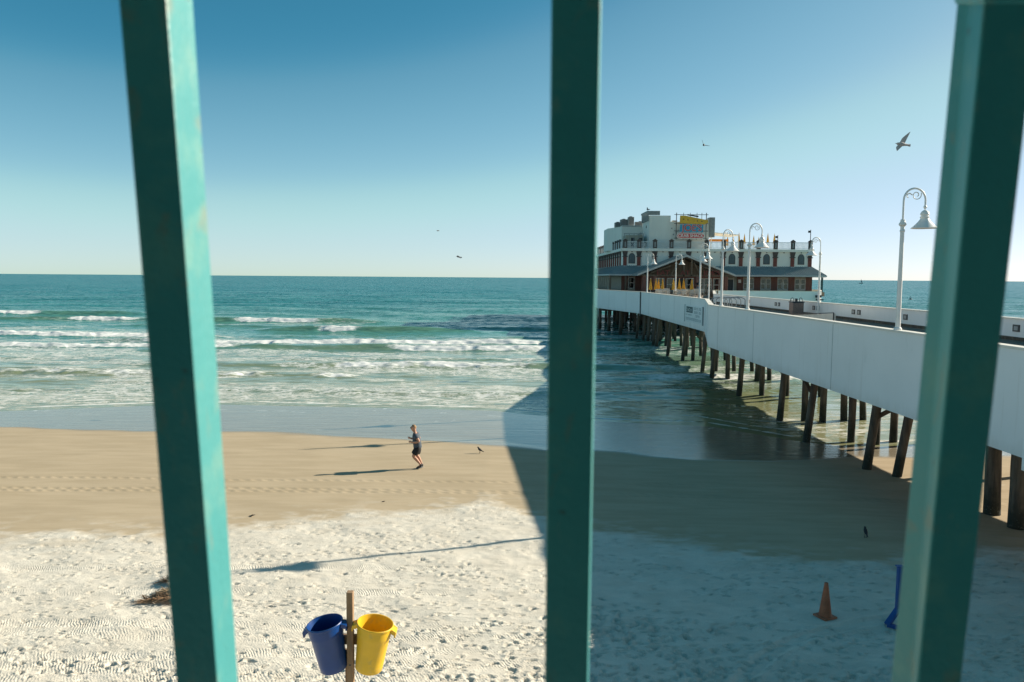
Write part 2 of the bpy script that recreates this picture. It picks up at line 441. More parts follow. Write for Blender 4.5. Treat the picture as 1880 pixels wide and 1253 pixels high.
def build_sea():
    Yr = 1/np.linspace(1/34.0, 1/45000.0, 760); nc = 900
    u = np.linspace(-1, 1, nc)
    hw = 1.1*Yr+14
    Y = np.repeat(Yr[:, None], nc, 1); X = hw[:, None]*u[None, :]
    sh = curve(SH, X) + (fbm(X/5.0, X*0, 3)-.5)*1.0
    d = Y-sh
    near = sstep(d, 0, 12)*(1-sstep(Y, 700, 2500))
    Z = near*((fbm(X/16, Y/5.0, 71, 4)-.5)*.38 + (fbm(X/4, Y/1.6, 73, 3)-.5)*.16)
    Z += sstep(Y, 110, 170)*(1-sstep(Y, 900, 3000))*.28*np.sin(2*math.pi*(Y/27+(fbm(X/90, Y/60, 75)-.5)*3))
    foam = np.zeros_like(Z); lace = np.zeros_like(Z); thin = np.zeros_like(Z)
    def env(segs, soft=2.5):
        e = 0
        for a, b, s in segs: e = np.maximum(e, s*sstep(X, a-soft, a+soft)*(1-sstep(X, b-soft, b+soft)))
        return e
    crests = [  # Yc, height, height envelope, foam envelope, trail length, warp
        (157, .95, [(-175, -75, 1), (20, 90, .6)], [(-125, -94, 1), (40, 60, .6)], 6, 3),
        (139, 1.0, [(-110, -25, 1), (60, 90, .7)], [(-79, -66, 1), (-49, -34, 1)], 6, 2),
        (122, .8, [(-60, 10, .8)], [], 3, 3),
        (115, 1.15, [(-36, -8, 1), (30, 60, .6)], [(-28.5, -22.5, 1)], 5, 1.2),
        (103, .8, [(-110, -42, 1), (-10, 16, .5)], [(-150, -44, 1.), (2, 14, .2)], 9, 2.2),
        (94, .75, [(-50, 45, 1)], [(-44, 3.6, .95), (3.6, 24, .3)], 8, 2.4),
        (87.5, .55, [(-90, 45, 1)], [(-90, -30, .85), (-14, 6, .8), (8, 22, .4)], 6, 1.6),
        (76, .4, [(-70, -40, .5), (-22, 60, .8)], [(-20, -10, .35), (-4, 6, .5), (8, 18, .25)], 4, 2.4),
        (70, .55, [(-35, 40, 1)], [(-16, 2, .75), (12, 26, .5)], 4, 1.6),
        (63.5, .5, [(-75, -17, 1), (-20, -12, .5), (8, 40, .9)], [(-75, -24, .55), (-24, -20, .75), (-16.5, -12.2, .75), (10, 30, .6)], 3, 1.4),
        (55, .18, [(-70, 40, 1)], [(-70, -30, .3), (-14, 2, .3), (8, 30, .2)], 3, 2.0)]
    for i, (yc, A, he, fe, tr, wp) in enumerate(crests):
        yk = yc + (fbm(X/26, X*0+i*7.1, 81+i, 3)-.5)*2*wp + (fbm(X/5, X*0+i*3.3, 91+i, 2)-.5)*.8
        s = Y-yk
        H = env(he, 7)*(.65+.6*fbm(X/9, X*0+i, 101+i, 2))
        bw = 3.2+A
        prof = np.where(s < 0, np.exp(-(s/1.25)**2), np.exp(-(s/bw)**2))
        Z += .68*A*H*prof
        rag = fbm(X/2.2, Y/1.2, 111+i, 4)
        fl = env(fe, 2.2)*(.55+.75*rag)
        front = np.exp(-((s+.55)/1.25)**4)
        foam = np.maximum(foam, fl*front)
        lace = np.maximum(lace, fl*np.where(s > -.8, np.exp(-np.maximum(s, 0)/tr), 0))
        thin = np.maximum(thin, H*np.exp(-((s+.7)/1.2)**2)*(1-fl))
        Z += foam*.0
    Z += foam*(fbm(X/.9, Y/.8, 131, 3)-.4)*.45
    # general wash of lace through the surf zone
    zone = sstep(Y, 46, 52)*(1-sstep(Y, 92, 112))
    pier_side = 1-.75*sstep(X, 3, 7)*(1-.55*sstep(X, 12, 15))
    lace = np.maximum(lace, pier_side*zone*(.25+.6*sstep(fbm(X/9, Y/4, 141), .42, .62))*.75)
    lace = np.maximum(lace, .55*sstep(Y, 95, 105)*(1-sstep(Y, 128, 150))*sstep(fbm(X/18, Y/6, 143), .56, .68))
    wash = np.exp(-((d-4.5)/6.0)**2)
    lace = np.maximum(lace, pier_side*wash*(.45+.4*fbm(X/3, Y/1.5, 145)))
    edge = np.exp(-((d-.25)/.38)**2)*(.35+.75*fbm(X/1.5, Y/.8, 147))
    foam = np.maximum(foam, edge*.80)
    e2 = np.exp(-((d-2.6+(fbm(X/4, X*0, 149)-.5)*3)/.45)**2)*sstep(fbm(X/3, X*0+5, 150), .4, .6)
    foam = np.maximum(foam, e2*.55)
    deep = np.interp(d, [0, 10, 25, 45, 80, 160, 500], [0, .07, .16, .31, .52, .8, 1.0])
    deep = deep + (fbm(X/30, Y/9, 151)-.5)*.12
    Z += .012
    return grid_mesh('sea_water', X, Y, Z, dict(foam=np.clip(foam, 0, 1.2), lace=np.clip(lace, 0, 1), thin=np.clip(thin, 0, 1), deep=np.clip(deep, 0, 1)), water_material())
build_sea()

# ------------------------------------------------------------------ materials for structures
def wall_material():
    mt = bpy.data.materials.new('white_paint'); g = NG(mt); v = g.coord()
    c = g.mix(g.ramp(g.noise(g.coord((.5, .5, .5)), .7, 5, .6), .3, .7), (.79, .80, .79, 1), (.84, .85, .84, 1))
    c = g.mix(g.ramp(g.noise(g.coord((3.2, 3.2, .16)), 1.0, 6, .7), .56, .74, 0, .42), c, (.60, .58, .53, 1))   # rain streaks
    c = g.mix(g.ramp(g.noise(g.coord((1, 1, .5)), 1.3, 7, .7), .60, .70, 0, .30), c, (.66, .68, .67, 1))        # touched-up patches
    c = g.mix(g.ramp(g.noise(g.coord((5, 5, 1.2)), 2.0, 3, .6), .755, .79, 0, .55), c, (.36, .24, .15, 1))     # rust marks
    sx = g.n('ShaderNodeSeparateXYZ'); g.l(v, sx.inputs[0])
    zz = g.math('ADD', sx.outputs[2], g.math('MULTIPLY', g.noise(g.coord((1.5, 1.5, .5)), 1.2, 5, .65), .9))
    c = g.mix(g.ramp(zz, 3.95, 4.6, .35, 0), c, (.50, .48, .43, 1))                                            # splash grime along the lower edge
    g.seti('Base Color', c); g.seti('Roughness', .55)
    g.bump(g.noise(g.coord((.35, .35, .35)), 1.5, 4), .12, .05)
    return mt
M_wall = wall_material()
M_cap = mat('cap_paint', (.74, .70, .62), .6, .06, 2)
M_deck = mat('deck_planks', (.20, .15, .11), .8, .2, 1.5, stretch=(.3, 4, 1))
M_pile = mat('pile_timber', (.10, .080, .060), .9, .35, 1.6, stain=(.03, .03, .026), stain_amt=.7, stain_scale=.9, stretch=(4, 4, .5), bump=.5, bscale=14)
def pile_material():
    mt = bpy.data.materials.new('sea_pile'); g = NG(mt); v = g.coord((4, 4, .5)); o_ = g.coord()
    n = g.noise(v, 1.6, 6, .6)
    c = g.mix(g.ramp(n, .3, .7), (.065, .052, .040, 1), (.150, .122, .092, 1))
    sx = g.n('ShaderNodeSeparateXYZ'); g.l(o_, sx.inputs[0])
    zz = g.math('ADD', sx.outputs[2], g.math('MULTIPLY', g.noise(g.coord((2, 2, 2)), 1.4, 5, .65), 1.1))
    c = g.mix(g.ramp(zz, 1.1, 1.9, 1, 0), c, (.026, .028, .018, 1))      # weed and barnacle band above the waterline
    bar = g.math('MULTIPLY', g.ramp(g.noise(o_, 16, 4, .7), .58, .70), g.ramp(zz, .9, 1.6, .8, 0))
    c = g.mix(bar, c, (.22, .21, .18, 1))
    c = g.mix(g.ramp(g.noise(g.coord((9, 9, .35)), 1.1, 4), .62, .70, 0, .6), c, (.035, .028, .022, 1))
    g.seti('Base Color', c); g.seti('Roughness', .85)
    g.bump(g.noise(g.coord((9, 9, 2)), 2, 6, .7), .6, .04)
    return mt
M_spile = pile_material()
M_lamp = mat('lamp_white', (.78, .76, .72), .4, .05, 3)
M_dark = mat('dark_metal', (.03, .035, .04), .5, .1)
M_grey = mat('grey_metal', (.26, .29, .30), .45, .1)
M_glass = mat('dark_glass', (.012, .016, .018), .08, .2, spec=.8)
M_conc = mat('aggregate', (.27, .19, .16), .9, .25, 14)
M_steel = mat('galvanised_tube', (.32, .35, .36), .4, .1, metal=.4)

# ------------------------------------------------------------------ pier
WT, WB, DK = 6.42, 3.64, 5.4
pier = thing('pier', 'long white walled pier on timber piles running out over the surf', 'pier', (18, 60, 0))
PO = (18, 60, 0)
# outline of the pier edges (x, y): left side from shore to sea, right side
LEFT = [(12.1, -30), (12.1, 18.3), (12.95, 18.9), (12.95, 38.0), (12.95, 51.6), (16.3, 66.3), (16.3, 99.8), (12.75, 117.5), (13.3, 180)]  # out-of-view jog at the shore end added to widen the pier's shadow
RIGHT = [(23.3, -30), (23.3, 90), (29.7, 115.3), (45.25, 115.3), (51.5, 131), (51.5, 180)]
def wall_run(a, b, z0, z1, th, name, inner):
    a = Vector((a[0], a[1], 0)); b = Vector((b[0], b[1], 0)); d = (b-a).normalized()
    n = Vector((d.y, -d.x, 0))*inner
    mb = MB(PO)
    p = [a, b, b+n*th, a+n*th]
    mb.prism([(q.x, q.y, z0) for q in p], (0, 0, z1-z0))
    return mb, d, n
for i in range(len(LEFT)-1):
    a, b = LEFT[i], LEFT[i+1]
    if a == (16.3, 66.3): b = (16.3, 99.5)
    mb, d, n = wall_run(a, b, WB, WT-.06, .22, 'parapet_wall', 1)
    w_ = mb.build('parapet_wall', M_wall, pier)
    av, bv = Vector((*a, 0)), Vector((*b, 0))
    c = MB(PO); q = [av-n*.05-d*.0, bv-n*.05, bv+n*.30, av+n*.30]
    c.prism([(p.x, p.y, WT-.06) for p in q], (0, 0, .07)); c.build('wall_cap', M_cap, w_)
    # thin seams where sheets of the wall meet
    L = (bv-av).length; t = 5.4 if a[1] != 38.0 else 4.0
    while t < L-1:
        p = av+d*t-n*.004
        sm = MB(PO); sm.beam((p.x, p.y, WB+.02), (p.x, p.y, WT-.1), .02, .008, up=(n.x, n.y, 0)); t += 7.3
        sm.build('panel_seam', M_grey, w_)
# dark expansion gap at the end of the narrow stretch
MB(PO).box(16.2, 16.5, 99.45, 99.85, WB-.3, WT-.02).build('expansion_gap', M_dark, pier)
for i in range(len(RIGHT)-1):
    a, b = RIGHT[i], RIGHT[i+1]
    z0 = WB
    mb, d, n = wall_run(a, b, z0, WT-.06, .22, 'parapet_wall', -1)
    mt = M_wall
    w_ = mb.build('parapet_wall', mt, pier)
    av, bv = Vector((*a, 0)), Vector((*b, 0))
    c = MB(PO); q = [av-n*.05, bv-n*.05, bv+n*.30, av+n*.30]
    c.prism([(p.x, p.y, WT-.06) for p in q], (0, 0, .07)); c.build('wall_cap', M_cap, w_)
# square recessed deck lights on the inner face of the right wall
def deck_light(y):
    f = MB(PO)
    x = 23.08
    f.box(x-.04, x-.003, y-.24, y+.24, 5.80, 6.12)
    fo = f.build('deck_light', M_dark, pier)
    MB(PO).box(x-.05, x-.041, y-.14, y+.14, 5.86, 6.05).build('lens', M_grey, fo)
for y in (86.7, 76.5): deck_light(y)
for y in (68.3, 59.6, 52.6, 46.4, 40.8, 35.4, 30.5): deck_light(y-.42); deck_light(y+.42)
# deck slab, toe board
d_ = MB(PO)
d_.prism([(13.16, -30, 5.0), (13.16, 51.5, 5.0), (16.5, 66.3, 5.0), (16.5, 99.8, 5.0), (13.0, 117.6, 5.0), (13.5, 179, 5.0), (51.2, 179, 5.0), (51.2, 131, 5.0), (45.1, 115.5, 5.0), (29.5, 115.5, 5.0), (23.08, 90, 5.0), (23.08, -30, 5.0)], (0, 0, .4))
d_.build('deck', M_deck, pier)
MB(PO).box(23.02, 23.077, -20, 89, 5.4, 5.56).build('toe_board', M_pile, pier)
# low ramp side on the deck near the wall
rp = MB(PO); rp.prism([(20.6, 50.2, 5.41), (20.6, 57.4, 5.41), (20.6, 57.4, 5.52), (20.6, 50.2, 5.95)], (.12, 0, 0)); rp.build('ramp_side', M_cap, pier)
rp = MB(PO); rp.beam((20.58, 57.4, 5.56), (20.58, 50.2, 6.0), .06, .05); rp.beam((20.58, 50.2, 6.0), (20.58, 50.2, 5.41), .06, .05); rp.build('ramp_rail', M_dark, pier)
# stringers and cap beams
st = MB(PO)
for x in (14.6, 16.4, 18.2, 20.0, 21.8): st.box(x-.13, x+.13, -20, 52 if x < 16 else 60, 4.35, 4.99)
for x in (17.2, 18.9, 20.6, 22.2): st.box(x-.13, x+.13, 60.2, 116, 4.35, 4.99)
st.build('stringer', M_pile, pier)
bents = [(24.4, 14.6), (26.1, 14.6), (32.0, 14.6), (38.8, 14.3), (44.7, 14.6), (53.7, 15.0), (62.3, 15.6), (68.3, 16.7), (76.7, 16.7), (82, 16.7), (88.2, 16.7), (95.4, 16.7), (100.5, 16.7), (105, 16.7)]
for y, xl in bents:
    MB(PO).box(xl, 22.6, y-.16, y+.16, 3.92, 4.34).build('cap_beam', M_pile, pier)
npile = 0
def pile(x, y, lean=0.0, r=.17, z0=-1.2, leany=0):
    global npile; npile += 1
    zt = 4.3; q = rnd.uniform(-.012, .012)
    mb = MB(PO); pts = []
    for k in range(9):
        z = z0+(zt-z0)*k/8
        pts.append((x+(lean+q)*(z), y+leany*z, z))
    mb.tube(pts, [r*rnd.uniform(.94, 1.04)*(1.06-.012*k) for k in range(9)], 12)
    return mb.build('pile', M_spile, pier, smooth=True)
near = [(14.75, 38.7, .11), (15.15, 32.9, .13), (15.8, 31.6, .14), (17.03, 38.8, 0), (16.88, 44.7, 0), (15.5, 44.8, .05), (17.85, 44.5, 0), (19.2, 44.8, -.02),
        (20.4, 45, -.05), (19.2, 38.9, 0), (18.05, 38.3, 0), (21.6, 38.8, -.08), (18.9, 32.2, 0), (21.8, 32.0, -.1), (16.35, 26.1, -.02), (16.1, 24.4, -.02), (19.2, 25.6, 0), (21.9, 25.4, -.1),
        (15.7, 53.7, .07), (17.3, 53.8, 0), (19.05, 53.9, 0), (21.4, 53.8, -.08), (15.98, 62.3, .08), (17.3, 62.4, -.02), (19.5, 62, .04), (20.6, 62.3, -.03), (22, 62.2, -.08)]
for x, y, l in near: pile(x, y, l, .185 if y > 30 else .25)
for y in (68.3, 76.7, 81.5, 88.2, 92, 95.4, 100.5, 105):
    for x, l in ((16.5, .08), (18.0, .03), (19.7, -.03), (21.4, -.08)):
        pile(x+rnd.uniform(-.35, .35), y+rnd.uniform(-.5, .5), l, .18)
for y in (112, 119, 127, 136):
    for k in range(8):
        x = 14.2+k*4.0 if y > 115 else 15.5+k*3.2
        pile(x+rnd.uniform(-.5, .5), y+rnd.uniform(-.6, .6), 0, .24)
# the far rows of piles under the restaurant, lost in its shade
rp_ = MB(PO)
for y in range(141, 179, 5):
    for k in range(11):
        x = 14.5+k*3.4+rnd.uniform(-.6, .6); rp_.tube([(x, y+rnd.uniform(-.8, .8), -1.2), (x, y, 4.9)], .24, 8)
rp_.build('far_piles', M_pile, pier, kind='stuff')
# diagonal braces
for a, b in (((14.3, 53.7, 4.0), (15.9, 53.7, 2.6)), ((14.2, 44.7, 4.0), (15.6, 44.7, 2.7)), ((14.0, 38.75, 4.1), (15.0, 38.75, 2.4)),
             ((15.4, 32.8, 2.3), (17.6, 32.6, 3.6)), ((17.2, 44.5, 4.0), (19.2, 44.7, 2.6)), ((17.0, 68, 3.9), (18.6, 68, 2.0)), ((16.9, 76.5, 3.9), (18.6, 76.5, 2.0)), ((18.2, 62.2, 3.9), (20.4, 62.2, 2.4))):
    MB(PO).beam(a, b, .14, .16).build('brace', M_pile, pier)
# dark service hanging under the platform edge
MB(PO).box(13.6, 15.2, 118, 121, 3.2, 3.64).build('cap_beam', M_pile, pier)

# notice board fixed to the wall of the narrow stretch
nb = thing('notice_board', 'pale notice board with a dark square panel fixed to the pier wall', 'sign', (16.27, 70.3, 4.85))
NO = (16.27, 70.3, 4.85); x = 16.29
M_nb = mat('notice_paint', (.72, .77, .77), .6, .05)
M_nt = mat('notice_ink', (.20, .28, .30), .6, .1)
M_np = mat('notice_dark', (.035, .09, .10), .6, .1)
MB(NO).box(16.24, 16.295, 66.9, 73.7, 4.15, 5.68).build('board', M_nb, nb)
fr = MB(NO); fr.box(16.22, 16.25, 66.75, 66.93, 4.1, 5.72); fr.box(16.22, 16.25, 73.67, 73.85, 4.1, 5.72); fr.build('frame', M_nt, nb)
MB(NO).box(16.225, 16.239, 70.6, 73.1, 5.02, 5.56).build('dark_panel', M_np, nb)
rr = random.Random(3)
def strokes(y0, y1, z, h):
    y = y1
    while y > y0+.1:
        wv = rr.uniform(.10, .26)
        k = rr.randint(0, 2); tx = MB(NO)
        tx.box(16.228, 16.239, y-wv, y-wv*.6, z-h/2, z+h/2)
        if k: tx.box(16.228, 16.239, y-wv*.6, y, z+h/2-.05, z+h/2)
        if k == 2: tx.box(16.228, 16.239, y-wv*.6, y, z-h/2, z-h/2+.05)
        tx.build('letter', M_nt, nb); y -= wv+.16
strokes(68.6, 70.2, 5.45, .22); strokes(67.3, 68.3, 5.45, .22); strokes(68.6, 70.0, 5.12, .22); strokes(67.5, 68.3, 5.12, .22)
strokes(68.0, 69.4, 4.8, .2); strokes(70.8, 73.2, 4.82, .1); strokes(67.2, 73.3, 4.45, .24)
tl = MB(NO)
for k, yy in enumerate((72.75, 72.2, 71.65, 71.1)): tl.box(16.215, 16.2245, yy-.08, yy-.02, 5.14, 5.42); tl.box(16.215, 16.2245, yy, yy+.2, 5.36-.1*(k % 2), 5.42-.1*(k % 2)); tl.box(16.215, 16.2245, yy, yy+.2, 5.14, 5.19)
tl.build('panel_lettering', M_nb, nb)

# ------------------------------------------------------------------ gooseneck lamps
def make_lamp(label, base_to_collar, group='gooseneck lamps along the pier'):
    zc = base_to_collar
    t = thing('street_lamp', label, 'lamp', (0, 0, 0), 0, group)
    p = MB(); p.lathe([(.13, 0), (.13, .05), (.085, .09), (.08, .5), (.065, zc-.35), (.065, zc-.26), (.082, zc-.24), (.082, zc-.20), (.065, zc-.17), (.065, zc-.08), (.12, zc-.02), (.12, zc+.02), (.075, zc+.09), (.075, zc+.15), (.04, zc+.17)], n=14)
    p.build('pole', M_lamp, t, smooth=True)
    arc = [(0, 0, zc+.1), (.0, 0, zc+.5), (0, 0, zc+.78)]
    for k in range(1, 17):
        a = math.pi*k/16; arc.append((.38-.38*math.cos(a), 0, zc+.80+.40*math.sin(a)))
    arc += [(.76, 0, zc+.66), (.76, 0, zc+.62)]
    a_ = MB(); a_.tube(arc, .032, 10); arm = a_.build('arm', M_lamp, t, smooth=True)
    # iron scroll under the arch
    sc = []
    for k in range(26):
        a = math.pi*.15 - 2*math.pi*1.25*k/25; r = .17-.12*k/25
        sc.append((.44+r*math.cos(a)-.0, 0, zc+.98+r*math.sin(a)))
    s_ = MB(); s_.tube(sc, .016, 6)
    s2 = []
    for k in range(16):
        a = math.pi*(.15+1.25*k/15); r = .11-.07*k/15
        s2.append((.17+r*math.cos(a), 0, zc+.93+r*math.sin(a)))
    s_.tube(s2, .016, 6); s_.tube([(.09, 0, zc+1.0), (.2, 0, zc+1.04), (.3, 0, zc+.98)], .014, 6)
    s_.build('scroll', M_lamp, arm, smooth=True)
    sh = MB(); prof = [(.46, -.13), (.465, -.115), (.40, -.07), (.30, .02), (.22, .10), (.15, .19), (.145, .215), (.165, .225), (.165, .26), (.13, .275), (.13, .31), (.16, .33), (.155, .37), (.12, .43), (.06, .475), (.02, .49)]
    sh.lathe([(r*.9, zc+z) for r, z in prof], (.76, 0, 0), 20)
    sh.build('lamp_shade', M_lamp, t, smooth=True)
    f = MB(); f.lathe([(.012, .48), (.02, .52), (.05, .56), (.058, .585), (.05, .61), (.03, .65)], (.76, 0, zc), 10); f.build('finial', M_lamp, arm, smooth=True)
    return t
lampW = make_lamp('tall white gooseneck lamp right next to the teal bar on the right', 3.55)
lampD = make_lamp('white gooseneck lamp with its hood turned left toward the restaurant, over open sea', 4.62)
def put_lamp(proto, x, y, z, rz, label, first=False):
    o = proto if first else copy_tree(proto)
    o.location = (x, y, z); o.rotation_euler = (0, 0, R(rz)); o['label'] = label
put_lamp(lampW, 13.1, 26.6, WT+.01, 4, 'tall white gooseneck lamp right next to the teal bar on the right', True)
put_lamp(lampW, 13.1, 43.7, WT+.01, 14, 'white gooseneck lamp on the near wall, in front of the restaurant windows')
put_lamp(lampW, 13.1, 49.2, WT+.01, 25, 'white gooseneck lamp standing beside the hoop bicycle rack')
put_lamp(lampW, 16.45, 69, WT+.01, 20, 'white gooseneck lamp above the notice board, hood against the gable roof')
put_lamp(lampW, 16.45, 96, WT+.01, 5, 'small distant white gooseneck lamp at left end of the umbrella terrace')
put_lamp(lampD, 22.85, 58.6, DK, 195, 'white gooseneck lamp with its hood turned left toward the restaurant, over open sea', True)
put_lamp(lampD, 20.5, 82, DK, 200, 'white gooseneck lamp whose hood overlaps the lamp above the notice board')
put_lamp(lampD, 20.75, 100, DK, 10, 'distant white gooseneck lamp in the middle of the terrace, before the gable')

# trash bin on the deck
tb = thing('litter_bin', 'brown stone faced litter bin with dark hooped top on the pier deck', 'bin', (21.9, 60.5, DK))
b = MB(); b.box(-.42, .42, -.42, .42, .02, .92); b.build('body', M_conc, tb, bevel=.02)
b = MB(); b.box(-.45, .45, -.45, .45, .93, 1.02); b.build('lid', M_dark, tb)
b = MB()
for sx in (-.36, .36):
    b.tube([(sx, -.35, 1.02), (sx*.9, -.28, 1.25), (sx*.85, 0, 1.3), (sx*.9, .28, 1.25), (sx, .35, 1.02)], .025, 6)
b.box(-.1, .05, -.1, .1, 1.02, 1.25)
b.build('ash_hoop', M_dark, tb)

# bicycle rack of bent tube
br = thing('bicycle_rack', 'row of bent grey tube hoops forming a bicycle rack on the pier', 'bike rack', (20.6, 74, DK))
for k in range(5):
    h = MB(); y0 = -1.0+k*.5; x0 = -2.1+.56*k
    pts = [(x0, y0, 0.0)]
    for j in range(0, 13):
        a = math.pi*j/12; pts.append((x0+.75-.75*math.cos(a), y0, .70+.30*math.sin(a)))
    pts.append((x0+1.5, y0, 0))
    h.tube(pts, .045, 8); h.build('hoop', M_steel, br, smooth=True)
for zz in (.06,):
    h = MB(); h.beam((-2.1, -1.1, zz), (.3, 1.1, zz), .08); h.beam((-.6, -1.1, zz), (1.8, 1.1, zz), .08); h.build('ground_rail', M_steel, br)

# ------------------------------------------------------------------ restaurant building at the pier head
M_cream = mat('cream_stucco', (.82, .79, .71), .8, .04, .5, stain=(.62, .60, .54), stain_amt=.25, stain_scale=.5)
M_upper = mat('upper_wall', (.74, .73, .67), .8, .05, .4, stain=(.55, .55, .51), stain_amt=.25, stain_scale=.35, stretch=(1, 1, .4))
M_red = mat('red_brick_pilaster', (.21, .060, .045), .8, .25, 2.5)
M_brown = mat('brown_trim', (.085, .062, .055), .7, .2, 2)
M_panel = mat('redbrown_cladding', (.175, .075, .055), .75, .2, 2.2, stretch=(3, 3, .4))
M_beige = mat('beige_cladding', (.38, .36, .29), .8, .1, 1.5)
M_wood = mat('dark_wood', (.135, .10, .068), .8, .3, 1.6, stretch=(2, 2, .5))
M_roof = mat('blue_metal_roof', (.24, .28, .28), .5, .08, .8, metal=.0)
M_fasc = mat('pale_fascia', (.44, .46, .45), .6, .06)
M_wframe = mat('white_frame', (.62, .60, .55), .5, .05)
M_louv = mat('louvre_grey', (.10, .13, .14), .6, .1, 3)
M_rail = mat('white_rail', (.66, .68, .68), .5, .04)
M_sy = mat('sign_yellow', (.72, .40, .03), .5, .08, 1.5)
M_sb = mat('sign_blue', (.03, .32, .50), .5, .06)
M_sr = mat('sign_red', (.60, .045, .045), .5, .06)
M_sw = mat('sign_white', (.82, .76, .70), .5, .03)
M_sr2 = mat('sign_letter_red', (.50, .035, .05), .5, .06)
M_letd = mat('dull_red_letter', (.19, .03, .028), .6, .08)
M_umb = mat('yellow_canvas', (.66, .37, .045), .8, .15, 4)
M_hvac = mat('hvac_grey', (.25, .26, .255), .6, .15)
M_awn = mat('pale_awning', (.75, .70, .60), .8, .05)

FY = 130.0; XL, XR = 18.2, 49.3
bl = thing('restaurant', 'two storey white restaurant with red brick pilasters at the end of the pier', 'building', (33, 140, DK))
BO = (33, 140, DK)
def part(name, mb, mt, parent=None, **k): return mb.build(name, mt, parent or bl, **k)
part('floor_slab', MB(BO).box(14.5, 50.6, 127.4, 176, 5.405, 6.1), M_deck)
part('porch_floor', MB(BO).box(18.5, 35.5, 119.6, 127.39, 5.405, 6.1), M_deck)
part('terrace_floor', MB(BO).prism([(16.9, 97, 5.405), (16.9, 100, 5.405), (13.6, 117, 5.405), (13.6, 119.5, 5.405), (29.4, 119.5, 5.405), (29.4, 116.5, 5.405), (24.2, 97, 5.405)], (0, 0, .345)), M_deck)
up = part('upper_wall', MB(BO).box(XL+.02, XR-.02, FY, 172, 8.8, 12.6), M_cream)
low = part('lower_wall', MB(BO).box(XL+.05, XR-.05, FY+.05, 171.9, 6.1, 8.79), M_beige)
part('cornice', MB(BO).box(XL-.35, XR+.25, FY-.35, 172.3, 12.6, 13.05), M_cream)
px = [18.5, 20.8, 23.4, 26.1, 29.0, 31.9, 34.7, 37.6, 40.45, 43.25, 46.1, 48.98]
def pilaster(cx, cy, side):
    def bx(mb, hw, dp, z0, z1, hw2=None, dp2=None):
        hw2 = hw2 or hw; dp2 = dp2 or dp
        vs = []
        for z, h_, d_ in ((z0, hw, dp), (z1, hw2, dp2)):
            for yy in (-d_, 0):
                for xx in (-h_, h_):
                    vs.append((cx+xx*.92, cy+yy, z) if side == 0 else (cx+yy, cy+xx, z))
        mb.hexa(vs); return mb
    p = part('pilaster', bx(MB(BO), .31, .20, 10.2, 11.62), M_red)
    bx(MB(BO), .46, .30, 11.625, 11.78).build('capital', M_brown, p)
    bx(MB(BO), .31, .18, 11.785, 12.595, .48, .30).build('bracket', M_brown, p)
    bx(MB(BO), .34, .24, 10.02, 10.195).build('foot', M_fasc, p)
    # gothic pier of the parapet above
    q = MB(BO); bx(q, .34, .26, 13.055, 14.25); g = part('parapet_pier', q, M_brown)
    q = MB(BO); y0 = cy-.28 if side == 0 else cy
    if side == 0: q.prism([(cx-.40, cy-.30, 14.255), (cx+.40, cy-.30, 14.255), (cx+.40, cy-.30, 14.34), (cx, cy-.30, 14.62), (cx-.40, cy-.30, 14.34)], (0, .34, 0))
    else: q.prism([(cx-.30, cy-.40, 14.255), (cx-.30, cy+.40, 14.255), (cx-.30, cy+.40, 14.34), (cx-.30, cy, 14.62), (cx-.30, cy-.40, 14.34)], (.34, 0, 0))
    q.build('pier_head', M_brown, g)
    q = MB(BO)
    if side == 0: q.box(cx-.13, cx+.13, cy-.275, cy-.262, 13.25, 14.1); q.build('inset', M_hvac, g)
def railing(a, b, style):
    a = Vector(a); b = Vector(b); L = (b-a).length; d = (b-a)/L
    q = MB(BO)
    q.beam(a+Vector((0, 0, 1.1)), b+Vector((0, 0, 1.1)), .07, .09); q.beam(a+Vector((0, 0, .12)), b+Vector((0, 0, .12)), .06, .07)
    n = int(L/.19)
    if style == 'x':
        m_ = (a+b)/2+Vector((0, 0, .6))
        for k in range(8):
            an = math.pi*k/4; v = d*math.cos(an)*.9+Vector((0, 0, 1))*math.sin(an)*.45
            q.beam(m_+v*.15, m_+v, .06, .05)
        for k in range(20):
            a0, a1 = 2*math.pi*k/20, 2*math.pi*(k+1)/20
            q.beam(m_+d*math.cos(a0)*.42+Vector((0, 0, math.sin(a0)*.36)), m_+d*math.cos(a1)*.42+Vector((0, 0, math.sin(a1)*.36)), .05)
        for k in range(n+1):
            t = k/n
            if abs(t-.5) > .2: q.beam(a+d*L*t+Vector((0, 0, .15)), a+d*L*t+Vector((0, 0, 1.06)), .07, .04)
    else:
        for k in range(n+1): q.beam(a+d*L*k/n+Vector((0, 0, .15)), a+d*L*k/n+Vector((0, 0, 1.06)), .08, .05)
    part('railing_panel', q, M_rail)
for i, x in enumerate(px):
    pilaster(x, FY-.002, 0)
    if i < len(px)-1: railing((x+.36, FY-.12, 13.05), (px[i+1]-.36, FY-.12, 13.05), 'x' if i < 3 else 'bal')
sy = [FY+2.9*k for k in range(1, 14)]
for y in sy: pilaster(XL, y, 1)
for k in range(13):
    y0 = FY+2.9*k
    railing((XL-.1, y0+.4, 13.05), (XL-.1, y0+2.5, 13.05), 'bal')
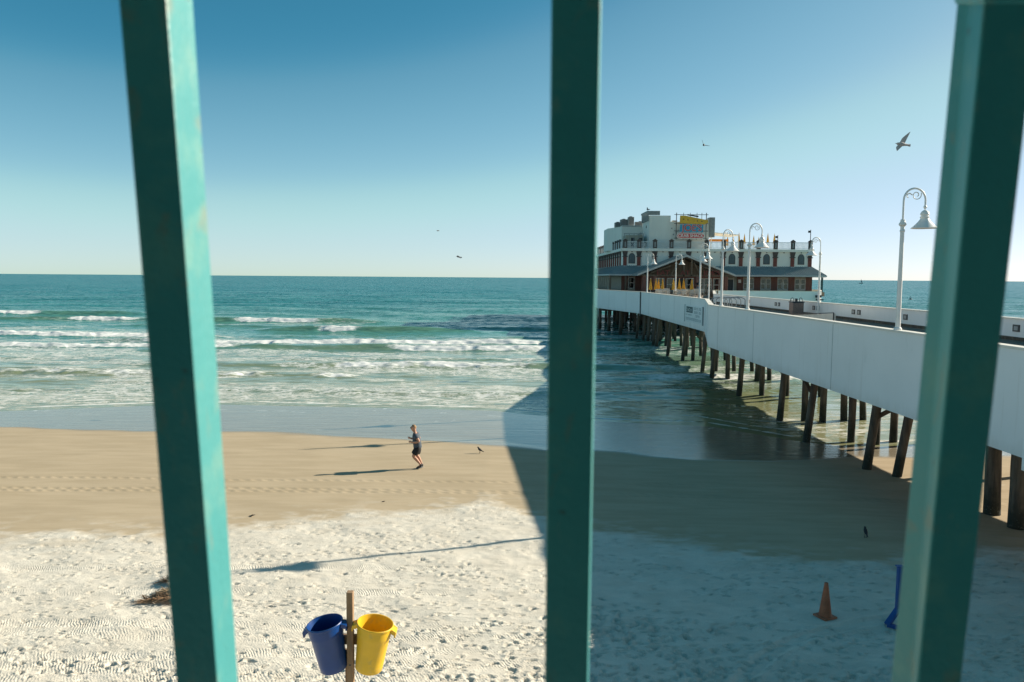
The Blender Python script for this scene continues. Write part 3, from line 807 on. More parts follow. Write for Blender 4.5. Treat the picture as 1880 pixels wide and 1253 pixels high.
def arch_window(cx, z0=10.62):
    def outline(hw, h, y, zb):
        pts = [(cx-hw, y, zb), (cx+hw, y, zb)]
        for k in range(0, 6): a = k/5; pts.append((cx+hw*(1-a**1.5), y, zb+h*.66+h*.34*math.sin(a*math.pi/2)))
        for k in range(4, -1, -1): a = k/5; pts.append((cx-hw*(1-a**1.5), y, zb+h*.66+h*.34*math.sin(a*math.pi/2)))
        return pts
    f = part('window', MB(BO).prism(outline(.54, 1.72, FY-.06, z0-.06), (0, .056, 0)), M_brown)
    l = MB(BO); l.prism(outline(.44, 1.54, FY-.075, z0+.04), (0, .012, 0)); l.build('louvre', M_louv, f)
    s = MB(BO)
    for k in range(9): s.box(cx-.40, cx+.40, FY-.105, FY-.078, z0+.10+k*.15, z0+.16+k*.15)
    s.build('slat', M_louv, f)
for i in (0, 6, 8, 10): arch_window((px[i]+px[i+1])/2)
# small lamps under the cornice
for i in range(11): part('soffit_light', MB(BO).box((px[i]+px[i+1])/2-.08, (px[i]+px[i+1])/2+.08, FY-.13, FY-.003, 12.42, 12.55), M_dark)

# skirt roof: sloped slabs with raised seams
EY, EXL, EXR, ET, RT = 127.6, 15.7, 50.9, 8.78, 10.2
def slope(poly, n_seams, a0, a1, b0, b1):
    mb = MB(BO); mb.prism(poly, (0, 0, -.14))
    for k in range(n_seams+1):
        t = k/n_seams
        p = Vector(a0).lerp(Vector(a1), t); q = Vector(b0).lerp(Vector(b1), t)
        mb.beam(p+Vector((0, 0, .03)), q+Vector((0, 0, .03)), .055, .09)
    return mb
part('skirt_roof', slope([(EXL, EY, ET), (EXR, EY, ET), (XR, FY, RT), (XL, FY, RT)], 84, (EXL+.05, EY+.02, ET), (EXR-.05, EY+.02, ET), (XL, FY-.02, RT), (XR, FY-.02, RT)), M_roof)
part('skirt_roof', slope([(EXL, EY, ET), (XL, FY, RT), (XL, 172, RT), (EXL, 174, ET)], 60, (EXL+.02, EY+.05, ET), (EXL+.02, 174, ET), (XL-.02, FY, RT), (XL-.02, 172, RT)), M_roof)
part('skirt_roof', slope([(EXR, EY, ET), (EXR, 174, ET), (XR, 172, RT), (XR, FY, RT)], 60, (EXR-.02, EY+.05, ET), (EXR-.02, 174, ET), (XR+.02, FY, RT), (XR+.02, 172, RT)), M_roof)
g = MB(BO); g.box(EXL-.06, EXR+.06, EY-.08, EY-.003, ET-.24, ET+.02); g.box(EXL-.08, EXL-.003, EY, 174, ET-.24, ET+.02); g.box(EXR+.003, EXR+.08, EY, 174, ET-.24, ET+.02)
part('gutter', g, M_fasc)
part('soffit', MB(BO).box(EXL+.05, EXR-.05, EY+.05, FY, ET-.30, ET-.26), M_wood)
# eave posts
for x in (15.9, 18.4, 50.3): part('eave_post', MB(BO).box(x-.13, x+.13, EY+.1, EY+.36, 6.105, ET-.31), M_wood if x < 50 else mat('green_post', (.04, .10, .10), .6))
for k in range(9): part('eave_post', MB(BO).box(15.85, 16.1, EY+3.2+k*3.1, EY+3.45+k*3.1, 6.105, ET-.31), M_beige)
# lower storey: cladding panels at the bays, windows
for i, x in enumerate(px):
    if 24 < x < 32: continue
    part('wall_panel', MB(BO).box(x-.52, x+.52, FY-.05, FY+.045, 6.105, 8.5), M_panel)
def window(cx, w, z0, z1, y):
    f = MB(BO)
    for a, b, c, d in ((cx-w/2, cx-w/2+.09, z0, z1), (cx+w/2-.09, cx+w/2, z0, z1), (cx-w/2+.09, cx+w/2-.09, z0, z0+.1), (cx-w/2+.09, cx+w/2-.09, z1-.1, z1), (cx-w/2+.09, cx+w/2-.09, (z0+z1)/2-.04, (z0+z1)/2+.04)):
        f.box(a, b, y-.07, y, c, d)
    fo = part('window', f, M_wframe)
    MB(BO).box(cx-w/2+.05, cx+w/2-.05, y-.03, y-.012, z0+.05, z1-.05).build('pane', M_glass, fo)
for i in (7, 8, 9, 10):
    c = (px[i]+px[i+1])/2; wd = (px[i+1]-px[i])-1.08
    window(c-wd/4-.03, wd/2-.08, 6.45, 8.25, FY+.04); window(c+wd/4+.03, wd/2-.08, 6.45, 8.25, FY+.04)
window(19.65, .95, 6.45, 8.3, FY+.04)
dr = part('door', MB(BO).box(35.6, 36.45, FY-.03, FY+.04, 6.105, 8.0), M_dark)
f = MB(BO); f.box(35.48, 35.59, FY-.06, FY+.04, 6.105, 8.1); f.box(36.46, 36.57, FY-.06, FY+.04, 6.105, 8.1); f.box(35.48, 36.57, FY-.06, FY+.04, 8.11, 8.22); f.build('door_frame', M_wframe, dr)
part('wall_plate', MB(BO).box(37.3, 37.75, FY-.09, FY-.055, 7.5, 8.05), M_sw)

# gabled entrance porch
AX_, AZ = 26.75, 11.75; GL, GR, GZ = 19.3, 34.3, 8.75; GY = 121.3
for sgn, ex in ((-1, GL), (1, GR)):
    mb = MB(BO)
    a, b = (AX_, GY, AZ), (ex, GY, GZ)
    mb.prism([(AX_, GY, AZ), (ex, GY, GZ), (ex, GY, GZ-.22), (AX_, GY, AZ-.25)], (0, FY-GY-.03, 0))
    for k in range(24):
        y = GY+.15+k*.36; mb.beam((AX_-.02*-sgn, y, AZ+.03), (ex, y, GZ+.03), .055, .09)
    part('gable_roof', mb, M_roof)
    v = MB(BO); v.prism([(AX_, GY-.08, AZ+.06), (ex+sgn*.1, GY-.08, GZ+.03), (ex+sgn*.1, GY-.08, GZ-.26), (AX_, GY-.08, AZ-.27)], (0, .077, 0)); part('barge_board', v, M_fasc)
GW = 124.2
part('gable_wall', MB(BO).prism([(20.6, GW, 8.55), (32.9, GW, 8.55), (AX_, GW, 11.3)], (0, .15, 0)), M_wood)
part('porch_wall', MB(BO).box(20.4, 33.1, GW+.16, GW+.3, 6.105, 8.55), M_panel)
b = MB(BO)
for x in (AX_-.3, AX_+.9): b.box(x-.11, x+.11, GY+.2, GY+.42, 8.5, 11.2)
b.beam((20.2, GY+.3, 8.58), (33.3, GY+.3, 8.58), .2, .24)
for x0, z0, x1, z1 in ((21.4, 9.0, 24.5, 10.1), (32.1, 9.0, 29, 10.1), (24.5, 8.7, 25.5, 10.6), (29, 8.7, 28, 10.6)): b.beam((x0, GY+.3, z0), (x1, GY+.3, z1), .16)
part('roof_truss', b, M_wood)
for x in (20.4, 22.0, 28.6, 33.0): part('porch_column', MB(BO).box(x-.25, x+.25, GY+.15, GY+.62, 6.105, 8.45), M_panel)
for c, w_ in ((23.4, 1.2), (25.0, 1.2), (28.0, 1.3), (29.6, 1.2), (30.9, 1.2), (32.2, 1.0)): window(c, w_, 6.12, 8.2, GW+.155)
dk = part('door', MB(BO).box(26.0, 27.2, GW+.10, GW+.155, 6.105, 8.1), M_dark)

def text_obj(body, size, mt, loc, name, parent, ext=.04, rot=(math.pi/2, 0, 0), sx=1.0, bold=0.0, align='CENTER'):
    cu = bpy.data.curves.new(name, 'FONT'); cu.body = body; cu.size = size; cu.extrude = ext; cu.align_x = align; cu.align_y = 'CENTER'; cu.offset = bold
    o = bpy.data.objects.new(name, cu); COL.objects.link(o)
    dg = bpy.context.evaluated_depsgraph_get(); dg.update()
    me = bpy.data.meshes.new_from_object(o.evaluated_get(dg)); bpy.data.objects.remove(o); bpy.data.curves.remove(cu)
    Mx = Matrix.Translation(Vector(loc)-Vector(parent_loc(parent))) @ Matrix.Rotation(rot[2], 4, 'Z') @ Matrix.Rotation(rot[0], 4, 'X') @ Matrix.Diagonal((sx, 1, 1, 1))
    me.transform(Mx); me.materials.clear(); me.materials.append(mt); me.name = name
    r = bpy.data.objects.new(name, me); COL.objects.link(r); r.parent = parent; return r
def parent_loc(o):
    v = Vector((0, 0, 0))
    while o: v += o.location; o = o.parent
    return v
es = thing('wall_lettering', 'dull red raised letters across the dark gable of the restaurant', 'sign', (AX_, GY+.2, 8.95))
text_obj("EAT", 1.0, M_letd, (23.2, GY+.08, 8.98), 'lettering', es, sx=1.15)
text_obj("AT", 1.0, M_letd, (26.6, GY+.08, 8.98), 'lettering', es, sx=1.15)
text_obj("JOE'S", 1.0, M_letd, (30.7, GY+.08, 8.98), 'lettering', es, sx=1.15)

# roof masses
sbk = MB(BO); sbk.prism([(22.6, 131, 13.05), (32.5, 131, 13.05), (32.5, 131, 18.1), (31.2, 131, 17.5), (26.1, 131, 17.5), (26.1, 131, 18.5), (22.6, 131, 18.5)], (0, 7.2, 0))
part('stair_tower', sbk, M_upper)
part('rear_block', MB(BO).box(17.9+1.2, 24.0, 138.25, 150, 13.06, 17.25), M_upper)
ang = MB(BO); ang.prism([(19.08, 138.25, 13.06), (19.08, 150, 13.06), (17.3, 150, 13.06), (17.3, 144, 13.06)], (0, 0, 4.05)); part('rear_block', ang, M_upper)
part('coping', MB(BO).box(19.05, 22.55, 138.15, 138.245, 17.1, 17.32), M_fasc)
part('chimney', MB(BO).box(32.52, 33.4, 130.8, 132.5, 15.0, 18.25), M_hvac)
for x, z in ((26.3, 16.4), (26.6, 15.4)): part('wall_vent', MB(BO).box(x-.09, x+.09, 130.93, 130.997, z-.09, z+.09), M_hvac)
part('wall_vent', MB(BO).box(22.54, 22.597, 133.6, 134.0, 16.6, 17.0), M_dark)
# lean-to and stair on the roof terrace
part('stair_stringer', MB(BO).beam((20.2, 137.9, 14.7), (22.4, 137.9, 16.0), .12, .25), M_fasc)
part('terrace_hut', MB(BO).box(19.0, 21.9, 133.0, 136.6, 13.06, 15.35), M_beige)
for x in (20.2, 21.5): part('terrace_door', MB(BO).box(x-.3, x+.3, 132.94, 132.997, 13.06, 14.9), M_dark)
q = MB(BO)
for k in range(5): q.box(18.7+k*.8-.04, 18.7+k*.8+.04, 132.3, 132.38, 13.06, 15.5)
q.box(18.6, 22.0, 132.3, 132.38, 15.5, 15.6); part('terrace_frame', q, M_hvac)
# louvre screen on the tower
q = MB(BO)
for k in range(7): q.box(22.35, 22.5, 131.2+k*1.0, 131.6+k*1.0, 17.6, 19.15)
q.box(22.3, 22.34, 131, 138, 19.0, 19.3); q.box(22.3, 24.3, 130.9, 130.98, 18.55, 19.25)
part('louvre_screen', q, M_hvac)
part('tower_beacon', MB(BO).box(26.6, 27.4, 132, 132.8, 17.5, 17.8), M_hvac)

# rooftop air handlers
def hvac(x, y, z, w, h, d, label):
    t = thing('air_handler', label, 'air unit', (x, y, z), 0, 'rooftop air units')
    MB().box(-w/2, w/2, -d/2, d/2, .25, h).build('casing', M_hvac, t, bevel=.03)
    q = MB()
    for k in range(int(w/.16)): q.box(-w/2+.08+k*.16, -w/2+.14+k*.16, -d/2-.02, -d/2-.003, .35, h-.1)
    q.build('grille', M_dark, t)
    q = MB(); q.box(-w/2, w/2, -d/2+.1, d/2-.1, 0, .24); q.build('curb', M_beige, t)
    q = MB(); q.lathe([(.3, h), (.3, h+.12), (.25, h+.14)], n=12); q.build('fan_cowl', M_dark, t)
hvac(18.95, 143, 17.12, 1.1, 1.0, 1.4, 'small brown air unit at the left end of the roof')
hvac(19.95, 142.2, 17.26, 1.3, 1.35, 1.6, 'dark air unit in the middle of the three on the left roof')
hvac(21.0, 141.0, 17.26, 1.0, 1.7, 1.3, 'tallest air unit, right of the dark one on the left roof')
hvac(23.0, 143.0, 17.26, 1.9, 1.0, 1.2, 'low pale air unit beside the louvre screen')

# painted roof sign on its pipe frame
sg = thing('roof_sign', 'layered yellow, blue and red restaurant sign on a pipe frame', 'sign', (29.2, 129.5, 14.6))
SO = (29.2, 129.5, 14.6); Y0 = 129.6
q = MB(SO)
for x in (26.85, 28.0, 29.1, 30.2, 31.0, 31.75): q.tube([(x, Y0+.35, 14.55), (x, Y0+.35, 18.9)], .045 if x not in (26.85, 31.75) else .07, 6)
for z in (14.75, 15.95, 17.15, 18.6): q.tube([(26.5, Y0+.42, z), (32.1, Y0+.42, z)], .05, 6)
for z in (15.95, 17.15): q.tube([(27, Y0+.42, z), (27, 131.0, z)], .04, 6); q.tube([(31.6, Y0+.42, z), (31.6, 131.0, z)], .04, 6)
q.build('pipe_frame', M_dark, sg)
MB(SO).prism([(27.35, Y0, 17.18), (31.35, Y0, 16.98), (32.0, Y0, 17.3), (31.95, Y0, 17.72), (31.3, Y0, 17.8), (29.8, Y0, 18.1), (28.2, Y0, 18.42), (27.4, Y0, 18.42)], (0, .25, 0)).build('yellow_board', M_sy, sg)
MB(SO).prism([(28.55, Y0+.03, 18.46), (30.35, Y0+.03, 18.15), (30.4, Y0+.03, 18.38), (28.6, Y0+.03, 18.66)], (0, .15, 0)).build('dark_board', M_dark, sg)
q = MB(SO)
for x, z in ((27.95, 17.82), (28.65, 17.72), (30.2, 17.55), (30.95, 17.48)): q.prism([(x+.1*math.cos(a*math.pi/4), Y0-.02, z+.1*math.sin(a*math.pi/4)) for a in range(8)], (0, .017, 0))
q.build('bolt', M_brown, sg)
MB(SO).box(27.42, 31.2, Y0+.04, Y0+.25, 15.72, 17.02).build('blue_board', M_sb, sg)
text_obj("JOE'S", 1.45, M_sw, (29.35, Y0+.0, 16.36), 'letter_outline', sg, ext=.015, bold=.05, sx=1.02)
text_obj("JOE'S", 1.45, M_sr2, (29.35, Y0-.06, 16.36), 'lettering', sg, ext=.02, bold=.008, sx=1.02)
def pill(hw, hh, y, z, cx=29.15):
    return [(cx+hw-hh+hh*math.cos(math.radians(a)), y, z+hh*math.sin(math.radians(a))) for a in range(-90, 91, 15)] + [(cx-hw+hh+hh*math.cos(math.radians(a)), y, z+hh*math.sin(math.radians(a))) for a in range(90, 271, 15)]
MB(SO).prism(pill(2.3, .47, Y0-.02, 15.14), (0, .2, 0)).build('pale_border', M_sw, sg)
MB(SO).prism(pill(2.17, .36, Y0-.05, 15.14), (0, .027, 0)).build('red_board', M_sr, sg)
text_obj("CRAB SHACK", .69, M_sw, (29.15, Y0-.07, 15.12), 'lettering', sg, ext=.015, bold=.012, sx=1.0)

# awning and poles on the roof terrace
aw = thing('roof_awning', 'pale canvas awning over the roof terrace right of the sign', 'awning', (35, 137, 13.05))
MB((35, 137, 13.05)).prism([(33.4, 134, 15.9), (38.5, 134, 15.5), (38.5, 134, 15.62), (33.4, 134, 16.05)], (0, 6, 0)).build('canopy', M_awn, aw)
for x in (33.7, 36, 38.3):
    MB((35, 137, 13.05)).box(x-.06, x+.06, 134.1, 134.22, 13.06, 15.5).build('post', M_awn, aw)
MB((35, 137, 13.05)).box(33.9, 37.2, 136.2, 136.3, 14.55, 14.95).build('orange_valance', mat('orange_cloth', (.55, .2, .03), .8, .1), aw)
def pole_thing(x, y, h, label):
    t = thing('camera_pole', label, 'pole', (x, y, 13.05)); MB().tube([(0, 0, 0), (0, 0, h)], .06, 6).build('pole', M_dark, t); MB().box(-.4, -.07, -.1, .1, h-.5, h-.15).build('camera_box', M_dark, t)
pole_thing(49.35, 131, 3.3, 'tall thin dark pole with a small box at the roof corner')
pole_thing(44.1, 131.5, 2.4, 'short dark pole with a box standing above the roof rail')

# closed sun umbrellas
def make_umb(label, group):
    t = thing('closed_umbrella', label, 'umbrella', (0, 0, 0), 0, group)
    MB().tube([(0, 0, .06), (0, 0, 2.75)], .035, 8).build('pole', M_wframe, t)
    MB().lathe([(.3, 0), (.3, .05), (.08, .07), (.06, .2)], n=10).build('foot', M_hvac, t)
    q = MB(); n = 16; rows = [(.30, .95), (.29, 1.1), (.20, 1.7), (.12, 2.2), (.03, 2.65)]
    for r, z in rows:
        for k in range(n):
            a = 2*math.pi*k/n; rr_ = r*(1.0 if k % 2 else .62)
            q.v.append((rr_*math.cos(a), rr_*math.sin(a), z+(.05 if k % 2 == 0 and z < 1 else 0)))
    for i in range(len(rows)-1):
        for k in range(n): q.f.append((i*n+k, i*n+(k+1) % n, (i+1)*n+(k+1) % n, (i+1)*n+k))
    q.f.append(tuple(range(n))); q.f.append(tuple((len(rows)-1)*n+k for k in range(n)))
    q.build('canopy', M_umb, t)
    return t
U = make_umb('closed yellow umbrella at the left end of the terrace, beside the lamp', 'closed umbrellas on the terrace')
spots = [(18.45, 105, 'closed yellow umbrella at the left end of the terrace, beside the distant lamp'), (19.25, 105.5, 'closed yellow umbrella, left one of a touching pair'), (19.7, 106.0, 'closed yellow umbrella, right one of a touching pair'), (21.2, 111, 'small closed yellow umbrella low in the middle of the terrace'),
         (21.5, 105, 'leaning looking closed yellow umbrella just left of the central lamp'), (22.6, 106.5, 'narrow closed umbrella just right of the central lamp'), (23.4, 107.5, 'pale closed umbrella between narrow one and brightest one'), (24.0, 105.2, 'brightest closed yellow umbrella, furthest right on the terrace')]
for i, (x, y, lb) in enumerate(spots):
    o = U if i == 0 else copy_tree(U); o.location = (x, y, 5.75); o['label'] = lb; o.scale = (.85, .85, .88); o.rotation_euler.z = i*.7
U2 = make_umb('x', 'closed umbrellas on the roof terrace')
for i, (pxx, yb, lb) in enumerate(((1357, 428, 'tallest closed yellow umbrella above the roof rail, right of the gooseneck arch'), (1367, 430, 'closed yellow umbrella on the roof, just right of the tallest'), (1347, 436, 'closed yellow roof umbrella behind the gooseneck lamp hood'), (1336, 434, 'closed yellow roof umbrella beside the pale awning'),
                            (1384, 433, 'closed yellow roof umbrella left of the front gooseneck arch'), (1393, 436, 'low closed roof umbrella inside the front gooseneck arch'), (1399, 428, 'tall closed roof umbrella seen inside the front gooseneck arch'), (1410, 429, 'closed roof umbrella right of the front gooseneck arch'), (1422, 430, 'furthest right closed yellow umbrella on the roof'))):
    o = U2 if i == 0 else copy_tree(U2); p = at(pxx, yb, 140)
    o.location = (p[0], p[1], p[2]-2.65); o['label'] = lb; o.scale = (.8, .8, 1)

# terrace tables and chairs
M_chair = mat('pale_chair', (.55, .52, .46), .6, .1)
M_tabl = mat('table_wood', (.45, .36, .26), .6, .15)
def make_chair():
    t = thing('dining_chair', 'pale slatted chair at the terrace tables', 'chair', (0, 0, 0), 0, 'chairs on the pier terrace')
    MB().box(-.22, .22, -.22, .22, .43, .47).build('seat', M_chair, t)
    q = MB()
    for k in range(4): q.box(-.2+k*.12, -.13+k*.12, .19, .22, .5, .9)
    q.box(-.22, .22, .185, .225, .9, .97); q.build('backrest', M_chair, t)
    for sx in (-1, 1):
        for s2 in (-1, 1): MB().box(sx*.2-.02, sx*.2+.02, s2*.2-.02, s2*.2+.02, 0, .43).build('leg', M_chair, t)
    return t
def make_table():
    t = thing('dining_table', 'pale wooden table on the pier terrace', 'table', (0, 0, 0), 0, 'tables on the pier terrace')
    MB().box(-.8, .8, -.45, .45, .72, .77).build('tabletop', M_tabl, t)
    for sx in (-1, 1):
        for s2 in (-1, 1): MB().box(sx*.7-.03, sx*.7+.03, s2*.36-.03, s2*.36+.03, 0, .72).build('leg', M_tabl, t)
    return t
CH, TB = make_chair(), make_table(); used = [0, 0]
tables = [(18.9, 99), (21.3, 99.6), (23.2, 101), (19.8, 103.6), (22.2, 104.2), (24.6, 106), (20.6, 108.2), (23.6, 109.4), (26.2, 111), (21.8, 113)]
for i, (x, y) in enumerate(tables):
    o = TB if not used[1] else copy_tree(TB); used[1] = 1; o.location = (x, y, 5.75); o.rotation_euler.z = rnd.uniform(-.2, .2)
    for k, (dx, dy, rz) in enumerate(((-.45, .75, 0), (.45, .75, 0), (-.45, -.75, 180), (.45, -.75, 180))):
        c = CH if not used[0] else copy_tree(CH); used[0] = 1
        c.location = (x+dx+rnd.uniform(-.1, .1), y+dy+rnd.uniform(-.1, .2), 5.75); c.rotation_euler.z = R(rz+rnd.uniform(-25, 25))
# brown slatted fence closing the terrace
fn = thing('slatted_fence', 'low brown slatted fence closing the right end of the terrace', 'fence', (28.2, 113.6, DK))
q = MB()
for k in range(12): q.box(-1.6+k*.27, -1.42+k*.27, -.03, .03, .05, 1.05)
q.build('slat_panel', M_wood, fn); MB().box(-1.7, 1.75, -.05, .05, 1.06, 1.14).build('top_rail', M_tabl, fn)
# flood lamp at the platform corner
fl = thing('flood_light', 'black flood light fixed at the right corner of the platform wall', 'light', (44.9, 115.2, 5.4))
MB().box(-.5, .3, -.35, -.05, .1, .45).build('housing', M_dark, fl); MB().box(-.4, .6, -.4, -.02, -.3, -.12).build('bracket', M_dark, fl)

# ------------------------------------------------------------------ teal railing in front of the lens
def teal_material():
    mt = bpy.data.materials.new('teal_paint'); g = NG(mt)
    v = g.coord()
    n = g.noise(v, 35, 5, .6); n2 = g.noise(g.coord((1, 1, .35)), 60, 6, .7); n3 = g.noise(v, 9, 3, .5)
    c = g.mix(g.ramp(n3, .3, .7), (.058, .275, .280, 1), (.084, .315, .312, 1))
    c = g.mix(g.ramp(n, .50, .70, 0, .75), c, (.15, .34, .30, 1))
    c = g.mix(g.ramp(n2, .60, .70, 0, .8), c, (.24, .33, .28, 1))
    c = g.mix(g.ramp(g.noise(g.coord((1, 1, .6)), 48, 4, .6, .6), .58, .68, 0, .6), c, (.22, .25, .19, 1))
    c = g.mix(g.ramp(g.noise(v, 120, 3), .70, .78, 0, .6), c, (.10, .085, .06, 1))
    g.seti('Base Color', c); g.seti('Roughness', .42)
    g.bump(g.noise(v, 260, 4, .6), .25, .0015)
    return mt
M_teal = teal_material()
DT, DB = .28, .328
def bar_pts(fl, fr, bk, side):
    """corner points of one square bar at the picture's top and bottom: front left, front right, and the far corner of the visible side"""
    out = []
    for k, (y, D) in enumerate(((0, DT), (1253, DB))):
        wD = (fr[k]-fl[k])/FPX*D
        FL = at(fl[k], y, D); FR = at(fr[k], y, D); B = at(bk[k], y, D+1.15*wD)
        if side == 'r': BR = B; BL = FL+BR-FR
        else: BL = B; BR = FR+BL-FL
        out.append((FL, FR, BL, BR))
    return out
rail = thing('balcony_railing', 'out of focus teal painted metal balcony railing with square bars', 'railing', tuple(at(1055, 626, .31)))
RO = Vector(rail.location)
bars = [bar_pts((217, 323), (305, 399), (355, 438), 'r'), bar_pts((1012, 1000), (1103, 1079), (1105, 1081), 'r'), bar_pts((1808, 1685), (1909, 1765), (1757, 1635), 'l')]
ends = []
T0, T1 = -.85, 1.9
def add_bar(P, wear=None):
    a, b = P
    lo = [a[i]+(b[i]-a[i])*T1 for i in range(4)]; hi = [a[i]+(b[i]-a[i])*T0 for i in range(4)]
    mb = MB(RO); mb.hexa([Vector(q) for q in lo]+[Vector(q) for q in hi])
    o = mb.build('baluster', M_teal, rail, bevel=.0009)
    ends.append((sum(hi)/4, sum(lo)/4)); return o
bo = [add_bar(P) for P in bars]
step = (ends[2][0]-ends[0][0])/2; stepb = (ends[2][1]-ends[0][1])/2
for k, (src, sg_) in enumerate(((0, -1), (2, 1))):
    P = bars[src]
    for j in range(1, 9): add_bar([[q+sg_*step*j for q in P[0]], [q+sg_*stepb*j for q in P[1]]])
e0 = Vector(ends[0][0]); e2 = Vector(ends[2][0]); dr_ = (e2-e0).normalized()
MB(RO).beam(e0-dr_*1.3, e2+dr_*1.3, .045, .03).build('top_rail', M_teal, rail, bevel=.002)
b0 = Vector(ends[0][1]); b2 = Vector(ends[2][1]); dr_ = (b2-b0).normalized()
MB(RO).beam(b0-dr_*1.3, b2+dr_*1.3, .045, .03).build('bottom_rail', M_teal, rail, bevel=.002)
# weld collar near the top of the right bar
a, b = bars[2]
lo = [np.array(p) for p in [a[i]+(b[i]-a[i])*.006 for i in range(4)]]; hi = [a[i]+(b[i]-a[i])*-.05 for i in range(4)]
c_lo = sum(lo)/4; c_hi = sum(hi)/4
lo = [c_lo+(p-c_lo)*1.04 for p in lo]; hi = [c_hi+(p-c_hi)*1.5 for p in hi]
wm = MB(RO); wm.hexa([Vector(q) for q in lo]+[Vector(q) for q in hi]); wm.build('weld_collar', M_teal, rail, bevel=.0009)

# ------------------------------------------------------------------ unseen balcony shell added behind the lens to darken the bars' front faces
M_shade_balcony = mat('shade_balcony_paint', (.20, .34, .35), .85, .15, 2)
pc = thing('balcony', 'unseen roofed balcony added behind the teal railing to shade its bars', 'balcony', (0, -1.5, 6.4))
PCO = (0, -1.5, 6.4)
MB(PCO).box(-4.5, 4.5, -3.2, .22, 9.05, 9.25).build('roof', M_shade_balcony, pc)
MB(PCO).box(-4.5, 4.5, -3.4, -3.2, 0.5, 9.25).build('wall', M_shade_balcony, pc)
MB(PCO).box(-4.5, 4.5, -3.2, .45, 6.25, 6.4).build('floor', M_shade_balcony, pc)
for x in (-4.4, 4.4): MB(PCO).box(x-.1, x+.1, -3.2, .2, 6.4, 9.05).build('side_wall', M_shade_balcony, pc)
for x in (-4.3, 0, 4.3): MB(PCO).box(x-.12, x+.12, -.1, .14, .8, 6.25).build('post', M_shade_balcony, pc)

# ------------------------------------------------------------------ bins on their post
M_post = mat('weathered_post', (.30, .19, .105), .85, .25, 2.2, stain=(.12, .085, .06), stain_amt=.6, stain_scale=3, stretch=(6, 6, .6), bump=.3, bscale=30)
M_blue = mat('blue_plastic', (.002, .045, .20), .36, .08, 3, stain=(.02, .08, .20), stain_amt=.25, stain_scale=5)
M_yel = mat('yellow_plastic', (.78, .47, .02), .45, .06, 3, stain=(.50, .36, .12), stain_amt=.55, stain_scale=7)
BX, BY = -2.19, 10.42
g0 = gzf(BX, BY)
ps = thing('bin_post', 'weathered square timber post with cross boards carrying the two bins', 'post', (BX, BY, g0))
MB((BX, BY, g0)).box(BX-.043, BX+.043, BY-.05, BY+.05, g0-.3, 3.80).build('post', M_post, ps, bevel=.006)
MB((BX, BY, g0)).box(BX-.16, BX+.16, BY+.055, BY+.10, 3.02, 3.16).build('cross_board', M_post, ps, bevel=.004)
MB((BX, BY, g0)).box(BX-.09, BX-.035, BY+.055, BY+.095, 2.40, 2.95).build('cross_board', M_post, ps, bevel=.004)
MB((BX, BY, g0)).lathe([(.012, -.056), (.012, -.05)], (BX, BY-.0, 2.78), 10, M=Matrix.Rotation(0, 4, 'X')).build('bolt', M_dark, ps) if False else None
q = MB((BX, BY, g0)); q.prism([(BX+.012*math.cos(a*.785), BY-.056, 2.78+.012*math.sin(a*.785)) for a in range(8)], (0, .005, 0)); q.build('bolt', M_dark, ps)
def can(name, label, x, z, tilt, mt, tilty=.06):
    t = thing(name, label, 'bin', (x, BY-.02, z)); t.rotation_euler = (R(tilty*57), R(tilt), 0); t.scale = (.89, .89, .97)
    b = MB(); prof = [(.05, 0), (.195, 0), (.208, .015), (.215, .10), (.248, .50), (.257, .515), (.262, .56), (.266, .66), (.280, .668), (.284, .69), (.277, .70), (.264, .698), (.257, .67), (.240, .50), (.205, .05), (.19, .03), (.05, .028)]
    b.lathe(prof, n=40, cap=False)
    b.lathe([(.0, 0.0005), (.05, 0)], n=40, cap=False); b.lathe([(.05, .028), (0, .0285)], n=40, cap=False)
    b.build('body', mt, t, smooth=True)
    for sx in (-1, 1):
        h = MB()
        for sy_ in (-.075, .075): h.beam((sx*.262, sy_, .645), (sx*.325, sy_, .615), .018, .06)
        h.beam((sx*.328, -.085, .60), (sx*.328, .085, .60), .022, .08)
        h.prism([(sx*.264, -.085, .668), (sx*.264, .085, .668), (sx*.336, .085, .640), (sx*.336, -.085, .640)], (0, 0, -.014))
        h.build('handle', mt, t, bevel=.004)
    return t
can('litter_bin', 'blue plastic bin tilted left, hanging on the timber post', -2.415, 2.72, -10, M_blue)
can('litter_bin', 'yellow plastic bin tilted right, hanging on the timber post', -1.94, 2.72, 9, M_yel)

# ------------------------------------------------------------------ cone, blue stand
M_cone = mat('faded_orange', (.40, .125, .06), .75, .2, 4, stain=(.30, .2, .15), stain_amt=.6, stain_scale=5)
cx, cy = 6.74, 16.25; cz = gzf(cx, cy)-.01
cn = thing('traffic_cone', 'faded orange traffic cone standing on the shaded soft sand', 'cone', (cx, cy, cz), R(25))
MB().lathe([(.135, .035), (.13, .07), (.042, .72), (.04, .75), (.028, .752), (.028, .70)], n=24, cap=False).build('cone', M_cone, cn, smooth=True)
MB().box(-.175, .175, -.175, .175, .0, .038).build('base', M_cone, cn, bevel=.012)
M_bst = mat('blue_stand', (.010, .07, .26), .45, .1)
cx, cy = 8.15, 15.9; cz = gzf(cx, cy)-.01
bs = thing('folding_stand', 'upright blue plastic stand with splayed feet half hidden behind the right bar', 'stand', (cx, cy, cz))
MB().box(-.085, .02, -.05, .05, .30, 1.22).build('post', M_bst, bs, bevel=.015)
MB().box(-.11, .03, -.06, .06, 1.225, 1.25).build('cap', M_bst, bs)
MB().beam((-.02, 0, .34), (-.33, -.16, .05), .12, .07).beam((-.33, -.16, .05), (-.02, -.34, .03), .10, .07).build('foot', M_bst, bs, bevel=.01)
MB().beam((-.02, 0, .34), (.36, .2, .05), .12, .07).build('foot', M_bst, bs, bevel=.01)

